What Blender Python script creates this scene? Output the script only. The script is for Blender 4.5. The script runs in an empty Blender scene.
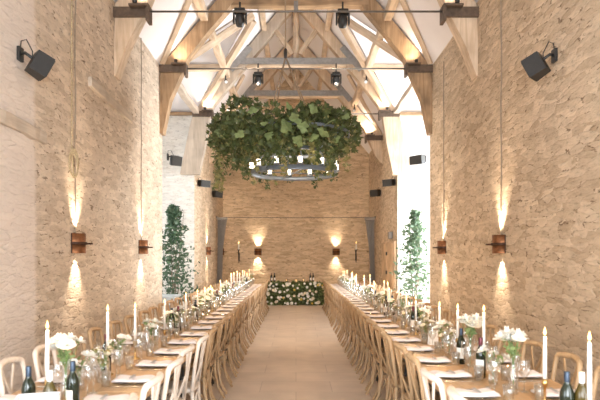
import bpy, bmesh, math, random
from mathutils import Vector, Matrix, Euler, noise
R = random.Random(7)
PI = math.pi
scene = bpy.context.scene
COL = scene.collection

# ------------------------------------------------------------------ materials
def new_mat(name):
    m = bpy.data.materials.new(name); m.use_nodes = True
    nt = m.node_tree; nt.nodes.clear()
    out = nt.nodes.new('ShaderNodeOutputMaterial')
    return m, nt, out
def nd(nt, typ, **kw):
    n = nt.nodes.new(typ)
    for k, v in kw.items():
        if k.startswith('i_'):
            key = k[2:].replace('_', ' ')
            n.inputs[key].default_value = v
        else: setattr(n, k, v)
    return n
def ramp(nt, stops):
    n = nt.nodes.new('ShaderNodeValToRGB')
    els = n.color_ramp.elements
    while len(els) < len(stops): els.new(0.5)
    for e, (p, c) in zip(els, stops):
        e.position = p; e.color = (*c, 1) if len(c) == 3 else c
    return n
def g(v): return (v, v, v)
def mixc(nt, blend, fac, a, b):
    n = nt.nodes.new('ShaderNodeMix'); n.data_type = 'RGBA'; n.blend_type = blend
    if isinstance(fac, (int, float)): n.inputs[0].default_value = fac
    else: nt.links.new(fac, n.inputs[0])
    for s, i in ((a, 6), (b, 7)):
        if isinstance(s, tuple): n.inputs[i].default_value = (*s, 1)
        else: nt.links.new(s, n.inputs[i])
    return n.outputs[2]
def simple(name, col, rough=0.5, metal=0.0, var=0.12, scale=20.0, sheen=0.0, trans=0.0, bump=0.0):
    m, nt, out = new_mat(name)
    p = nd(nt, 'ShaderNodeBsdfPrincipled'); L = nt.links
    tc = nd(nt, 'ShaderNodeTexCoord'); nz = nd(nt, 'ShaderNodeTexNoise', i_Scale=scale, i_Detail=3.0)
    L.new(tc.outputs['Object'], nz.inputs['Vector'])
    rp = ramp(nt, [(0.3, tuple(max(0, c*(1-var)) for c in col)), (0.7, tuple(min(1, c*(1+var)) for c in col))])
    L.new(nz.outputs['Fac'], rp.inputs['Fac']); L.new(rp.outputs['Color'], p.inputs['Base Color'])
    p.inputs['Roughness'].default_value = rough; p.inputs['Metallic'].default_value = metal
    if sheen: p.inputs['Sheen Weight'].default_value = sheen
    if trans:
        tl = nd(nt, 'ShaderNodeBsdfTranslucent'); L.new(rp.outputs['Color'], tl.inputs['Color'])
        mx = nd(nt, 'ShaderNodeMixShader'); mx.inputs[0].default_value = trans
        L.new(p.outputs[0], mx.inputs[1]); L.new(tl.outputs[0], mx.inputs[2]); L.new(mx.outputs[0], out.inputs[0])
    else: L.new(p.outputs[0], out.inputs[0])
    if bump:
        b = nd(nt, 'ShaderNodeBump', i_Strength=bump, i_Distance=0.01)
        L.new(nz.outputs['Fac'], b.inputs['Height']); L.new(b.outputs[0], p.inputs['Normal'])
    return m
def emit(name, col, strength):
    m, nt, out = new_mat(name)
    e = nd(nt, 'ShaderNodeEmission'); e.inputs[0].default_value = (*col, 1); e.inputs[1].default_value = strength
    nt.links.new(e.outputs[0], out.inputs[0]); return m
def thin_glass(name, tint=(0.93, 0.95, 0.95), refl=1.0):
    m, nt, out = new_mat(name); L = nt.links
    t = nd(nt, 'ShaderNodeBsdfTransparent'); t.inputs[0].default_value = (*tint, 1)
    gl = nd(nt, 'ShaderNodeBsdfGlossy'); gl.inputs['Roughness'].default_value = 0.06; gl.inputs[0].default_value = (1, 1, 1, 1)
    lw = nd(nt, 'ShaderNodeLayerWeight'); lw.inputs[0].default_value = 0.35
    mp = nd(nt, 'ShaderNodeMapRange'); mp.inputs[3].default_value = 0.07*refl; mp.inputs[4].default_value = 0.75*refl
    L.new(lw.outputs['Facing'], mp.inputs[0])
    mx = nd(nt, 'ShaderNodeMixShader'); L.new(mp.outputs[0], mx.inputs[0])
    L.new(t.outputs[0], mx.inputs[1]); L.new(gl.outputs[0], mx.inputs[2]); L.new(mx.outputs[0], out.inputs[0])
    return m
def wood(name, dark, light, grain=(9, 9, 0.7), rough=0.6, bump=0.25, knots=0.3):
    m, nt, out = new_mat(name); L = nt.links
    p = nd(nt, 'ShaderNodeBsdfPrincipled'); p.inputs['Roughness'].default_value = rough
    tc = nd(nt, 'ShaderNodeTexCoord'); mp = nd(nt, 'ShaderNodeMapping'); mp.inputs['Scale'].default_value = grain
    L.new(tc.outputs['Object'], mp.inputs['Vector'])
    n1 = nd(nt, 'ShaderNodeTexNoise', i_Scale=1.6, i_Detail=6.0, i_Roughness=0.65); n1.inputs['Distortion'].default_value = 0.6
    L.new(mp.outputs[0], n1.inputs['Vector'])
    rp = ramp(nt, [(0.25, dark), (0.5, tuple((a+b)/2 for a, b in zip(dark, light))), (0.72, light)])
    L.new(n1.outputs['Fac'], rp.inputs['Fac'])
    n2 = nd(nt, 'ShaderNodeTexNoise', i_Scale=2.2, i_Detail=2.0); L.new(tc.outputs['Object'], n2.inputs['Vector'])
    r2 = ramp(nt, [(0.35, g(1-knots)), (0.6, g(1.0))]); L.new(n2.outputs['Fac'], r2.inputs['Fac'])
    c = mixc(nt, 'MULTIPLY', 1.0, rp.outputs['Color'], r2.outputs['Color'])
    L.new(c, p.inputs['Base Color'])
    b = nd(nt, 'ShaderNodeBump', i_Strength=bump, i_Distance=0.02); L.new(n1.outputs['Fac'], b.inputs['Height']); L.new(b.outputs[0], p.inputs['Normal'])
    L.new(p.outputs[0], out.inputs[0]); return m
def stone(name, lo, hi, joint, sc=(3.6, 3.6, 15.0), crack=0.95, bump=1.0, patch=None):
    m, nt, out = new_mat(name); L = nt.links
    p = nd(nt, 'ShaderNodeBsdfPrincipled'); p.inputs['Roughness'].default_value = 0.92
    p.inputs['Specular IOR Level'].default_value = 0.15
    tc = nd(nt, 'ShaderNodeTexCoord')
    wn = nd(nt, 'ShaderNodeTexNoise', i_Scale=2.4, i_Detail=4.0); L.new(tc.outputs['Object'], wn.inputs['Vector'])
    wm = nd(nt, 'ShaderNodeVectorMath', operation='MULTIPLY_ADD'); wm.inputs[1].default_value = (0.16, 0.16, 0.075)
    L.new(wn.outputs['Color'], wm.inputs[0]); L.new(tc.outputs['Object'], wm.inputs[2])
    w2 = nd(nt, 'ShaderNodeTexNoise', i_Scale=11.0, i_Detail=3.0); L.new(tc.outputs['Object'], w2.inputs['Vector'])
    wm2 = nd(nt, 'ShaderNodeVectorMath', operation='MULTIPLY_ADD'); wm2.inputs[1].default_value = (0.05, 0.05, 0.03)
    L.new(w2.outputs['Color'], wm2.inputs[0]); L.new(wm.outputs[0], wm2.inputs[2])
    mp = nd(nt, 'ShaderNodeMapping'); mp.inputs['Scale'].default_value = sc; L.new(wm2.outputs[0], mp.inputs['Vector'])
    ve = nd(nt, 'ShaderNodeTexVoronoi', feature='DISTANCE_TO_EDGE', i_Scale=1.0); L.new(mp.outputs[0], ve.inputs['Vector'])
    vc = nd(nt, 'ShaderNodeTexVoronoi', feature='F1', i_Scale=1.0); L.new(mp.outputs[0], vc.inputs['Vector'])
    sep = nd(nt, 'ShaderNodeSeparateColor'); L.new(vc.outputs['Color'], sep.inputs[0])
    cr = ramp(nt, [(0.0, lo), (1.0, hi)]); L.new(sep.outputs[0], cr.inputs['Fac'])
    big = nd(nt, 'ShaderNodeTexNoise', i_Scale=0.7, i_Detail=5.0, i_Roughness=0.6); L.new(tc.outputs['Object'], big.inputs['Vector'])
    br = ramp(nt, [(0.3, g(0.86)), (0.7, g(1.08))]); L.new(big.outputs['Fac'], br.inputs['Fac'])
    c = mixc(nt, 'MULTIPLY', 1.0, cr.outputs['Color'], br.outputs['Color'])
    # joints: limewashed over in most places, open and dark in others
    jm = ramp(nt, [(0.0, g(1.0)), (0.03, g(0.9)), (0.085, g(0.0))]); L.new(ve.outputs['Distance'], jm.inputs['Fac'])
    lmp = nd(nt, 'ShaderNodeMapping'); lmp.inputs['Scale'].default_value = (0.8, 0.8, 2.2); L.new(tc.outputs['Object'], lmp.inputs['Vector'])
    ln = nd(nt, 'ShaderNodeTexNoise', i_Scale=7.0, i_Detail=4.0, i_Roughness=0.7); L.new(lmp.outputs[0], ln.inputs['Vector'])
    # limewash lying unevenly over the stones
    wsh = nd(nt, 'ShaderNodeTexNoise', i_Scale=3.2, i_Detail=6.0, i_Roughness=0.75); L.new(lmp.outputs[0], wsh.inputs['Vector'])
    wr = ramp(nt, [(0.45, g(0.0)), (0.62, g(0.32))]); L.new(wsh.outputs['Fac'], wr.inputs['Fac'])
    c = mixc(nt, 'MIX', wr.outputs['Color'], c, tuple(min(1, h*1.10) for h in hi))
    lr = ramp(nt, [(0.55, g(0.0)), (0.62, g(crack))]); L.new(ln.outputs['Fac'], lr.inputs['Fac'])
    mm = nd(nt, 'ShaderNodeMath', operation='MULTIPLY'); L.new(jm.outputs['Color'], mm.inputs[0]); L.new(lr.outputs['Color'], mm.inputs[1])
    c = mixc(nt, 'MIX', mm.outputs[0], c, joint)
    fm = nd(nt, 'ShaderNodeMapping'); fm.inputs['Scale'].default_value = (0.75, 0.75, 2.0); L.new(tc.outputs['Object'], fm.inputs['Vector'])
    fn = nd(nt, 'ShaderNodeTexNoise', i_Scale=11.0, i_Detail=7.0, i_Roughness=0.72); L.new(fm.outputs[0], fn.inputs['Vector'])
    fr = ramp(nt, [(0.30, g(0.55)), (0.43, g(0.95)), (0.7, g(1.1))]); L.new(fn.outputs['Fac'], fr.inputs['Fac'])
    c = mixc(nt, 'MULTIPLY', 1.0, c, fr.outputs['Color'])
    if patch:   # an old pale plastered patch (its own edge) on the stonework
        sx = nd(nt, 'ShaderNodeSeparateXYZ'); L.new(wm.outputs[0], sx.inputs[0])
        pr = ramp(nt, [(0.0, g(1.0)), (1.0, g(0.0))])
        mr = nd(nt, 'ShaderNodeMapRange'); mr.inputs[1].default_value = patch[0]; mr.inputs[2].default_value = patch[1]
        L.new(sx.outputs[1], mr.inputs[0]); L.new(mr.outputs[0], pr.inputs['Fac'])
        pm = nd(nt, 'ShaderNodeMath', operation='MULTIPLY'); pm.inputs[1].default_value = 0.72; L.new(pr.outputs['Color'], pm.inputs[0])
        c = mixc(nt, 'MIX', pm.outputs[0], c, patch[2])
    L.new(c, p.inputs['Base Color'])
    hr = ramp(nt, [(0.0, g(0.75)), (0.08, g(0.95)), (0.2, g(1.0))]); L.new(ve.outputs['Distance'], hr.inputs['Fac'])
    a1 = nd(nt, 'ShaderNodeMath', operation='MULTIPLY_ADD'); a1.inputs[1].default_value = 0.22
    L.new(sep.outputs[1], a1.inputs[0]); L.new(hr.outputs['Color'], a1.inputs[2])
    a2 = nd(nt, 'ShaderNodeMath', operation='MULTIPLY_ADD'); a2.inputs[1].default_value = 1.3
    L.new(fn.outputs['Fac'], a2.inputs[0]); L.new(a1.outputs[0], a2.inputs[2])
    b = nd(nt, 'ShaderNodeBump', i_Strength=bump, i_Distance=0.03); L.new(a2.outputs[0], b.inputs['Height']); L.new(b.outputs[0], p.inputs['Normal'])
    L.new(p.outputs[0], out.inputs[0]); return m
def tiles(name):
    m, nt, out = new_mat(name); L = nt.links
    p = nd(nt, 'ShaderNodeBsdfPrincipled'); p.inputs['Roughness'].default_value = 0.42
    tc = nd(nt, 'ShaderNodeTexCoord')
    bt = nd(nt, 'ShaderNodeTexBrick'); bt.offset = 0.5
    bt.inputs['Color1'].default_value = (0.63, 0.505, 0.40, 1); bt.inputs['Color2'].default_value = (0.68, 0.55, 0.44, 1)
    bt.inputs['Mortar'].default_value = (0.50, 0.39, 0.31, 1); bt.inputs['Scale'].default_value = 1.0
    bt.inputs['Mortar Size'].default_value = 0.006; bt.inputs['Mortar Smooth'].default_value = 0.3
    bt.inputs['Brick Width'].default_value = 0.9; bt.inputs['Row Height'].default_value = 0.6
    L.new(tc.outputs['Object'], bt.inputs['Vector'])
    n = nd(nt, 'ShaderNodeTexNoise', i_Scale=2.5, i_Detail=5.0); L.new(tc.outputs['Object'], n.inputs['Vector'])
    r = ramp(nt, [(0.3, g(0.88)), (0.7, g(1.06))]); L.new(n.outputs['Fac'], r.inputs['Fac'])
    c = mixc(nt, 'MULTIPLY', 1.0, bt.outputs['Color'], r.outputs['Color']); L.new(c, p.inputs['Base Color'])
    b = nd(nt, 'ShaderNodeBump', i_Strength=0.25, i_Distance=0.004); b.invert = True
    L.new(bt.outputs['Fac'], b.inputs['Height']); L.new(b.outputs[0], p.inputs['Normal'])
    L.new(p.outputs[0], out.inputs[0]); return m

M = dict(
    stone_l=stone('limewashed_rubble', (0.55, 0.44, 0.335), (0.76, 0.64, 0.515), (0.20, 0.135, 0.085), patch=(6.3, 6.38, (0.80, 0.71, 0.645))),
    stone=stone('pale_rubble', (0.51, 0.385, 0.265), (0.75, 0.61, 0.455), (0.19, 0.125, 0.075)),
    stone_b=stone('coursed_back_stone', (0.54, 0.40, 0.26), (0.77, 0.61, 0.43), (0.22, 0.15, 0.10), sc=(3.4, 3.4, 13.0), crack=0.85),
    stone_w=stone('whitewashed_stone', (0.76, 0.72, 0.66), (0.86, 0.83, 0.78), (0.5, 0.45, 0.4), crack=0.5, bump=0.6),
    plaster=simple('white_roof_plaster', (0.74, 0.71, 0.71), 0.9, var=0.03, scale=1.5),
    tile=tiles('floor_tile'),
    oak=wood('pale_old_oak', (0.47, 0.33, 0.21), (0.78, 0.63, 0.48), (8, 8, 0.6), knots=0.25),
    oak_dark=wood('brown_old_oak', (0.25, 0.145, 0.07), (0.58, 0.40, 0.24), (8, 8, 0.6), knots=0.45),
    oak_grey=wood('grey_weathered_oak', (0.42, 0.34, 0.26), (0.68, 0.58, 0.48), (8, 8, 0.6), knots=0.25),
    tabletop=wood('golden_table_wood', (0.44, 0.26, 0.125), (0.65, 0.42, 0.225), (6, 0.5, 6), rough=0.42, bump=0.1, knots=0.12),
    chair=wood('light_oak_chair', (0.32, 0.195, 0.095), (0.54, 0.37, 0.215), (10, 10, 1.2), rough=0.5, bump=0.1, knots=0.12),
    chair_pale=wood('pale_oak_chair', (0.60, 0.50, 0.41), (0.80, 0.71, 0.62), (10, 10, 1.2), rough=0.5, bump=0.1, knots=0.1),  # paler wood tone, used on the chairs nearest the camera
    rush=wood('rush_seat', (0.30, 0.18, 0.09), (0.50, 0.34, 0.19), (30, 2, 30), rough=0.8, bump=0.5, knots=0.1),
    door=wood('door_oak', (0.48, 0.32, 0.19), (0.70, 0.51, 0.34), (10, 10, 0.7), rough=0.55, bump=0.1),
    steel=simple('grey_steel', (0.30, 0.29, 0.28), 0.5, 0.5, 0.15, 12),
    rod=simple('dark_rod_steel', (0.16, 0.145, 0.13), 0.5, 0.5),
    ironblack=simple('black_iron', (0.025, 0.023, 0.022), 0.45, 0.3),
    bracket=simple('brown_bracket_steel', (0.12, 0.085, 0.062), 0.55, 0.4, 0.25, 15),
    rust=simple('rusty_copper_steel', (0.24, 0.10, 0.042), 0.48, 0.7, 0.35, 25),
    rust_d=simple('dark_rust', (0.065, 0.032, 0.02), 0.55, 0.6, 0.35, 25),
    black=simple('black_plastic', (0.018, 0.018, 0.018), 0.42, 0, 0.15, 30),
    grille=simple('speaker_grille', (0.035, 0.033, 0.03), 0.7, 0.1, 0.3, 120),
    white_m=simple('white_metal', (0.8, 0.79, 0.77), 0.4, 0, 0.04),
    lens=simple('dark_lens', (0.05, 0.07, 0.09), 0.08, 0.2),
    cable=simple('beige_cable', (0.30, 0.24, 0.18), 0.7),
    rope=simple('straw_rope', (0.42, 0.33, 0.20), 0.9, var=0.35, scale=60, bump=0.6),
    chaincord=simple('brown_cord', (0.30, 0.215, 0.14), 0.7),
    ringsteel=simple('pale_grey_ring', (0.20, 0.23, 0.27), 0.45, 0.4, 0.1),
    leaf=simple('dark_ivy_leaf', (0.085, 0.112, 0.038), 0.5, 0, 0.5, 9, trans=0.25),
    leaf2=simple('yellow_green_leaf', (0.27, 0.255, 0.10), 0.5, 0, 0.4, 9, trans=0.3),
    leaf3=simple('pale_vine_leaf', (0.22, 0.29, 0.12), 0.5, 0, 0.25, 12, trans=0.3),
    leaf_o=simple('olive_leaf', (0.13, 0.20, 0.12), 0.5, 0, 0.4, 9, trans=0.25),
    leaf_b=simple('bamboo_leaf', (0.075, 0.135, 0.075), 0.45, 0, 0.45, 9, trans=0.25),
    bark=wood('bark', (0.14, 0.10, 0.07), (0.32, 0.25, 0.18), (20, 20, 3), rough=0.9, bump=0.5),
    stem=simple('green_stem', (0.13, 0.22, 0.06), 0.5),
    petal=simple('white_petal', (0.86, 0.85, 0.80), 0.6, 0, 0.05, trans=0.25),
    petal_c=simple('cream_petal', (0.82, 0.74, 0.58), 0.6, 0, 0.08, trans=0.25),
    petal_y=simple('yellow_petal', (0.75, 0.55, 0.12), 0.6, 0, 0.1, trans=0.2),
    pampas=simple('dried_cream_flower', (0.66, 0.58, 0.40), 0.8, 0, 0.2, trans=0.2),
    glass=thin_glass('clear_glass', (0.90, 0.92, 0.92), 1.25),
    glassplate=thin_glass('smoked_glass_plate', (0.62, 0.62, 0.64), 0.7),
    plateglass=simple('blue_grey_plate', (0.42, 0.43, 0.45), 0.15, 0, 0.08),
    wax=simple('white_wax', (0.88, 0.85, 0.79), 0.45, 0, 0.03, trans=0.2),
    flame=emit('candle_flame', (1.0, 0.58, 0.20), 4.5),
    bulb=emit('candle_bulb', (1.0, 0.86, 0.66), 3.0),
    lampglow=emit('lamp_bulb', (1.0, 0.78, 0.5), 6.0),
    wick=simple('wick', (0.05, 0.04, 0.03), 0.9),
    brass=simple('brass', (0.55, 0.38, 0.16), 0.28, 1.0, 0.1),
    napkin=simple('blush_linen', (0.74, 0.66, 0.63), 0.85, 0, 0.05, 60, sheen=0.2),
    ribbon=simple('grey_ribbon', (0.36, 0.35, 0.35), 0.7),
    card=simple('white_card', (0.86, 0.84, 0.80), 0.7, 0, 0.02),
    ink=simple('ink', (0.12, 0.11, 0.11), 0.7),
    bottle=simple('dark_green_bottle', (0.012, 0.018, 0.010), 0.08, 0, 0.1),
    bottle_amber=simple('amber_bottle', (0.07, 0.05, 0.012), 0.08, 0, 0.1),
    foil_w=simple('white_foil', (0.82, 0.82, 0.80), 0.35, 0.2, 0.04),
    foil_d=simple('navy_foil', (0.02, 0.035, 0.06), 0.3, 0.4, 0.1),
    foil_r=simple('burgundy_foil', (0.10, 0.012, 0.02), 0.3, 0.4, 0.1),
    ceramic=simple('white_ceramic', (0.85, 0.85, 0.86), 0.3, 0, 0.03),
    curtain=simple('grey_curtain', (0.30, 0.275, 0.25), 0.95, 0, 0.1, 4, sheen=0.3),
    terracotta=simple('grey_pot', (0.36, 0.34, 0.32), 0.8, 0, 0.15, 8),
    soil=simple('soil', (0.06, 0.04, 0.025), 0.95),
    sheen_top=simple('blue_sheen_top', (0.62, 0.70, 0.76), 0.35, 0, 0.04),  # blue daylight sheen on the side table, put into its base colour
    winframe=simple('window_paint', (0.7, 0.7, 0.68), 0.5, 0, 0.04),
    cutlery=simple('brushed_cutlery', (0.72, 0.68, 0.6), 0.22, 1.0, 0.05),
)

# ------------------------------------------------------------------ mesh building
class MB:
    def __init__(s): s.v = []; s.f = []; s.sm = []
    def add(s, vs, fs, smooth=False, mat=None):
        o = len(s.v)
        s.v += [tuple(mat @ Vector(p)) if mat else tuple(p) for p in vs]
        for f in fs: s.f.append(tuple(i+o for i in f)); s.sm.append(smooth)
        return s
    def box(s, c, d, bev=0.0, mat=None, smooth=False):
        bm = bmesh.new(); bmesh.ops.create_cube(bm, size=1.0)
        for v in bm.verts: v.co = Vector((v.co.x*d[0], v.co.y*d[1], v.co.z*d[2]))
        if bev: bmesh.ops.bevel(bm, geom=list(bm.edges), offset=bev, segments=2, affect='EDGES', profile=0.6)
        bm.verts.index_update()
        vs = [v.co + Vector(c) for v in bm.verts]; fs = [[v.index for v in f.verts] for f in bm.faces]
        bm.free(); return s.add(vs, fs, smooth, mat)
    def tube(s, pts, r, seg=8, closed=False, flat=(1, 1), up=None, caps=True):
        pts = [Vector(p) for p in pts]; n = len(pts)
        rr = r if isinstance(r, (list, tuple)) else [r]*n
        vs = []; fs = []; prev = Vector(up) if up else None
        for i, p in enumerate(pts):
            a = pts[(i-1) % n] if (closed or i > 0) else p
            b = pts[(i+1) % n] if (closed or i < n-1) else p
            t = (b-a).normalized()
            if prev is None: prev = Vector((0, 0, 1)) if abs(t.z) < 0.9 else Vector((1, 0, 0))
            u = (Vector(up) if up else prev); u = u - t*u.dot(t)
            if u.length < 1e-4: u = t.orthogonal()
            u.normalize(); prev = u; w = t.cross(u)
            for k in range(seg):
                a_ = 2*PI*k/seg + PI/seg
                vs.append(p + u*(math.cos(a_)*rr[i]*flat[0]) + w*(math.sin(a_)*rr[i]*flat[1]))
        m = n if closed else n-1
        for i in range(m):
            for k in range(seg):
                a0 = i*seg; a1 = ((i+1) % n)*seg
                fs.append((a0+k, a0+(k+1) % seg, a1+(k+1) % seg, a1+k))
        s.add(vs, fs, seg > 4)
        if caps and not closed:
            o = len(s.v)-len(vs)
            s.f.append(tuple(o+k for k in range(seg))[::-1]); s.sm.append(False)
            s.f.append(tuple(o+(n-1)*seg+k for k in range(seg))); s.sm.append(False)
        return s
    def lathe(s, prof, seg=16, c=(0, 0, 0), a0=0.0, a1=2*PI, mat=None, smooth=True):
        full = abs(a1-a0-2*PI) < 1e-6; ns = seg if full else seg+1
        vs = []; fs = []
        for r, z in prof:
            for k in range(ns):
                a = a0+(a1-a0)*k/seg
                vs.append((c[0]+r*math.cos(a), c[1]+r*math.sin(a), c[2]+z))
        for i in range(len(prof)-1):
            for k in range(seg):
                k2 = (k+1) % ns if full else k+1
                fs.append((i*ns+k, i*ns+k2, (i+1)*ns+k2, (i+1)*ns+k))
        return s.add(vs, fs, smooth, mat)
    def prism(s, poly, axis, a, b, mat=None):
        """extrude a 2-D outline: axis 'y' -> poly is (x,z); 'x' -> (y,z); 'z' -> (x,y)"""
        def P(p, t): return (p[0], t, p[1]) if axis == 'y' else (t, p[0], p[1]) if axis == 'x' else (p[0], p[1], t)
        n = len(poly); vs = [P(p, a) for p in poly]+[P(p, b) for p in poly]
        fs = [tuple(range(n)), tuple(range(2*n-1, n-1, -1))]+[(i, i+n, (i+1) % n+n, (i+1) % n) for i in range(n)]
        return s.add(vs, fs, False, mat)
    def mesh(s, name):
        me = bpy.data.meshes.new(name); me.from_pydata(s.v, [], s.f)
        me.polygons.foreach_set('use_smooth', s.sm)
        bm = bmesh.new(); bm.from_mesh(me); bmesh.ops.recalc_face_normals(bm, faces=bm.faces); bm.to_mesh(me); bm.free()
        return me
    def build(s, name, mat, parent=None, loc=None, rot=None, raw=False):
        if raw:
            me = bpy.data.meshes.new(name); me.from_pydata(s.v, [], s.f); me.polygons.foreach_set('use_smooth', s.sm)
        else: me = s.mesh(name)
        me.materials.append(M[mat] if isinstance(mat, str) else mat)
        o = bpy.data.objects.new(name, me); COL.objects.link(o)
        if parent: o.parent = parent
        if loc: o.location = loc
        if rot: o.rotation_euler = rot
        return o
def tag(o, label=None, cat=None, group=None, kind=None):
    if label: o['label'] = label
    if cat: o['category'] = cat
    if group: o['group'] = group
    if kind: o['kind'] = kind
    return o
def thing(name, label, cat, loc=(0, 0, 0), rz=0.0, group=None):
    o = bpy.data.objects.new(name, None); COL.objects.link(o); o.empty_display_size = 0.1
    o.location = loc; o.rotation_euler = (0, 0, rz)
    return tag(o, label, cat, group)
KIDS = {}
def kids(o): return [c for c in o.children]
def dup(o, loc, rz=None, label=None, group=None, cache={}):
    r = o.copy(); COL.objects.link(r); r.location = loc
    if rz is not None: r.rotation_euler = (0, 0, rz)
    if label: r['label'] = label
    if group: r['group'] = group
    if o.name not in cache: cache[o.name] = [(c, list(c.children)) for c in o.children]
    for c, gs in cache[o.name]:
        d = c.copy(); COL.objects.link(d); d.parent = r
        for q in gs:
            e = q.copy(); COL.objects.link(e); e.parent = d
    return r
ORD = ('first second third fourth fifth sixth seventh eighth ninth tenth eleventh twelfth thirteenth fourteenth fifteenth sixteenth '
       'seventeenth eighteenth nineteenth twentieth').split()
TENS = {20: 'twenty', 30: 'thirty', 40: 'forty', 50: 'fifty'}
def ordw(n):
    if n <= 20: return ORD[n-1]
    t = n//10*10; u = n % 10
    return {30: 'thirtieth', 40: 'fortieth', 50: 'fiftieth'}[t] if u == 0 else TENS[t]+'-'+ORD[u-1]

# ------------------------------------------------------------------ layout numbers
W = 2.8; YB = 22.4; YF = -2.2; E = 5.6; SL = 1.2; RZ = E+W*SL
TA, TB = 12.2, 16.05                   # mouth of the cross wing
TX = 6.6
HC = 1.68
def struct(mb, name, mat, raw=False):
    o = mb.build(name, mat, raw=raw); o['kind'] = 'structure'; return o
def panel(u0, u1, v0, v1, hole=None, step=0.0):
    """rectangle with one rectangular hole -> quads in (u, v)"""
    if not hole: return [(u0, v0), (u1, v0), (u1, v1), (u0, v1)], [(0, 1, 2, 3)]
    a, b, c, d = hole
    us = [u0, a, b, u1]; vs = [v0, c, d, v1]
    P = [(u, v) for v in vs for u in us]; F = []
    for j in range(3):
        for i in range(3):
            if i == 1 and j == 1: continue
            F.append((j*4+i, j*4+i+1, j*4+i+5, j*4+i+4))
    return P, F

# ------------------------------------------------------------------ shell
mb = MB(); mb.add([(-W, YF, 0), (W, YF, 0), (W, TA, 0), (TX, TA, 0), (TX, TB, 0), (W, TB, 0), (W, YB, 0), (-W, YB, 0), (-W, TB, 0), (-TX, TB, 0), (-TX, TA, 0), (-W, TA, 0)],
                  [tuple(range(12))]); struct(mb, 'floor', 'tile')
def side_wall(sx, y0, y1, name, mat, hole=None, th=0.45):
    P, F = panel(y0, y1, 0, E+0.12, hole); mb = MB()
    n = len(P)
    vs = [(sx*W, u, v) for u, v in P]
    mb.add(vs, F)
    # wall thickness at its ends, its top and round a window opening
    def strip(a, b): mb.add([(sx*W, *a), (sx*W, *b), (sx*(W+th), *b), (sx*(W+th), *a)], [(0, 1, 2, 3)])
    strip((y0, E+0.12), (y1, E+0.12))
    if hole:
        a, b, c, d = hole
        for p, q in (((a, c), (b, c)), ((b, c), (b, d)), ((b, d), (a, d)), ((a, d), (a, c))): strip(p, q)
    return struct(mb, name, mat)
side_wall(-1, YF, TA, 'wall_left', 'stone_l', (-1.2, 1.6, 0.4, 3.0))
side_wall(1, YF, TA, 'wall_right', 'stone', (-1.2, 1.6, 0.4, 3.0))
side_wall(-1, TB, YB, 'wall_left_far', 'stone')
side_wall(1, TB, YB, 'wall_right_far', 'stone')
mb = MB(); mb.add([(-W, YB, 0), (W, YB, 0), (W, YB, E), (0, YB, RZ), (-W, YB, E)], [(0, 1, 2, 3, 4)]); struct(mb, 'wall_back', 'stone_b')
P, F = panel(-W, W, 0, E, (-1.7, 1.7, 0.5, 3.6))
mb = MB(); mb.add([(u, YF, v) for u, v in P]+[(0, YF, RZ)], F+[(12, 13, 14, 15, 16)][:1]); struct(mb, 'wall_front', 'stone')
for sx, nm in ((-1, 'left'), (1, 'right')):
    mb = MB(); mb.add([(sx*W, TB, 0), (sx*TX, TB, 0), (sx*TX, TB, E), (sx*W, TB, E)], [(0, 1, 2, 3)]); struct(mb, f'wall_wing_{nm}_far', 'stone_w')
    mb = MB(); mb.add([(sx*W, TA, 0), (sx*TX, TA, 0), (sx*TX, TA, E), (sx*W, TA, E)], [(0, 1, 2, 3)]); struct(mb, f'wall_wing_{nm}_near', 'stone_w')
    P, F = panel(TA, TB, 0, E, (TA+0.45, TB-0.35, 0.1, 4.0)); TR = 7.7
    mb = MB(); mb.add([(sx*TX, u, v) for u, v in P]+[(sx*TX, (TA+TB)/2, TR)], F+[(12, 13, 14, 15, 16)]); struct(mb, f'wall_wing_{nm}_end', 'stone_w')
    # roof: main slope notched for the wing, then the two wing slopes
    ym = (TA+TB)/2; s_m = (TR-E)/SL; xm = sx*(W-s_m)
    mb = MB(); mb.add([(sx*W, YF, E), (sx*W, TA, E), (xm, ym, TR), (sx*W, TB, E), (sx*W, YB, E), (0, YB, RZ), (0, YF, RZ), (0, ym, RZ)],
                      [(0, 1, 2, 7, 6), (2, 3, 4, 5, 7)]); struct(mb, f'ceiling_{nm}', 'plaster')
    mb = MB(); mb.add([(sx*TX, TA, E), (sx*W, TA, E), (xm, ym, TR), (sx*TX, ym, TR), (sx*W, TB, E), (sx*TX, TB, E)], [(0, 1, 2, 3), (3, 2, 4, 5)])
    struct(mb, f'ceiling_wing_{nm}', 'plaster')
# windows (behind and beside the camera, and in the wing ends): frame with glazing bars, glass
def window(n, place, w, h):
    mb = MB(); t = 0.07
    us = [-w/2, -w/6, w/6, w/2]; vs = [0, h/3, 2*h/3, h]
    for u in us: mb.box((u, 0, h/2), (t, 0.06, h+t))
    for v in vs: mb.box((0, 0, v), (w, 0.05, t))
    o = mb.build(f'window_{n}', 'winframe'); o.matrix_world = place; o['kind'] = 'structure'
    gm = MB(); gm.add([(-w/2, 0, 0), (w/2, 0, 0), (w/2, 0, h), (-w/2, 0, h)], [(0, 1, 2, 3)])
    p = gm.build('window_pane', 'glass', o)
def area(name, loc, rot, sx, sy, power, col):
    l = bpy.data.lights.new(name, 'AREA'); l.shape = 'RECTANGLE'; l.size = sx; l.size_y = sy; l.energy = power; l.color = col
    o = bpy.data.objects.new(name, l); COL.objects.link(o); o.location = loc; o.rotation_euler = rot; return o
def point(name, loc, power, col, r=0.05):
    l = bpy.data.lights.new(name, 'POINT'); l.energy = power; l.color = col; l.shadow_soft_size = r
    o = bpy.data.objects.new(name, l); COL.objects.link(o); o.location = loc; return o
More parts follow.
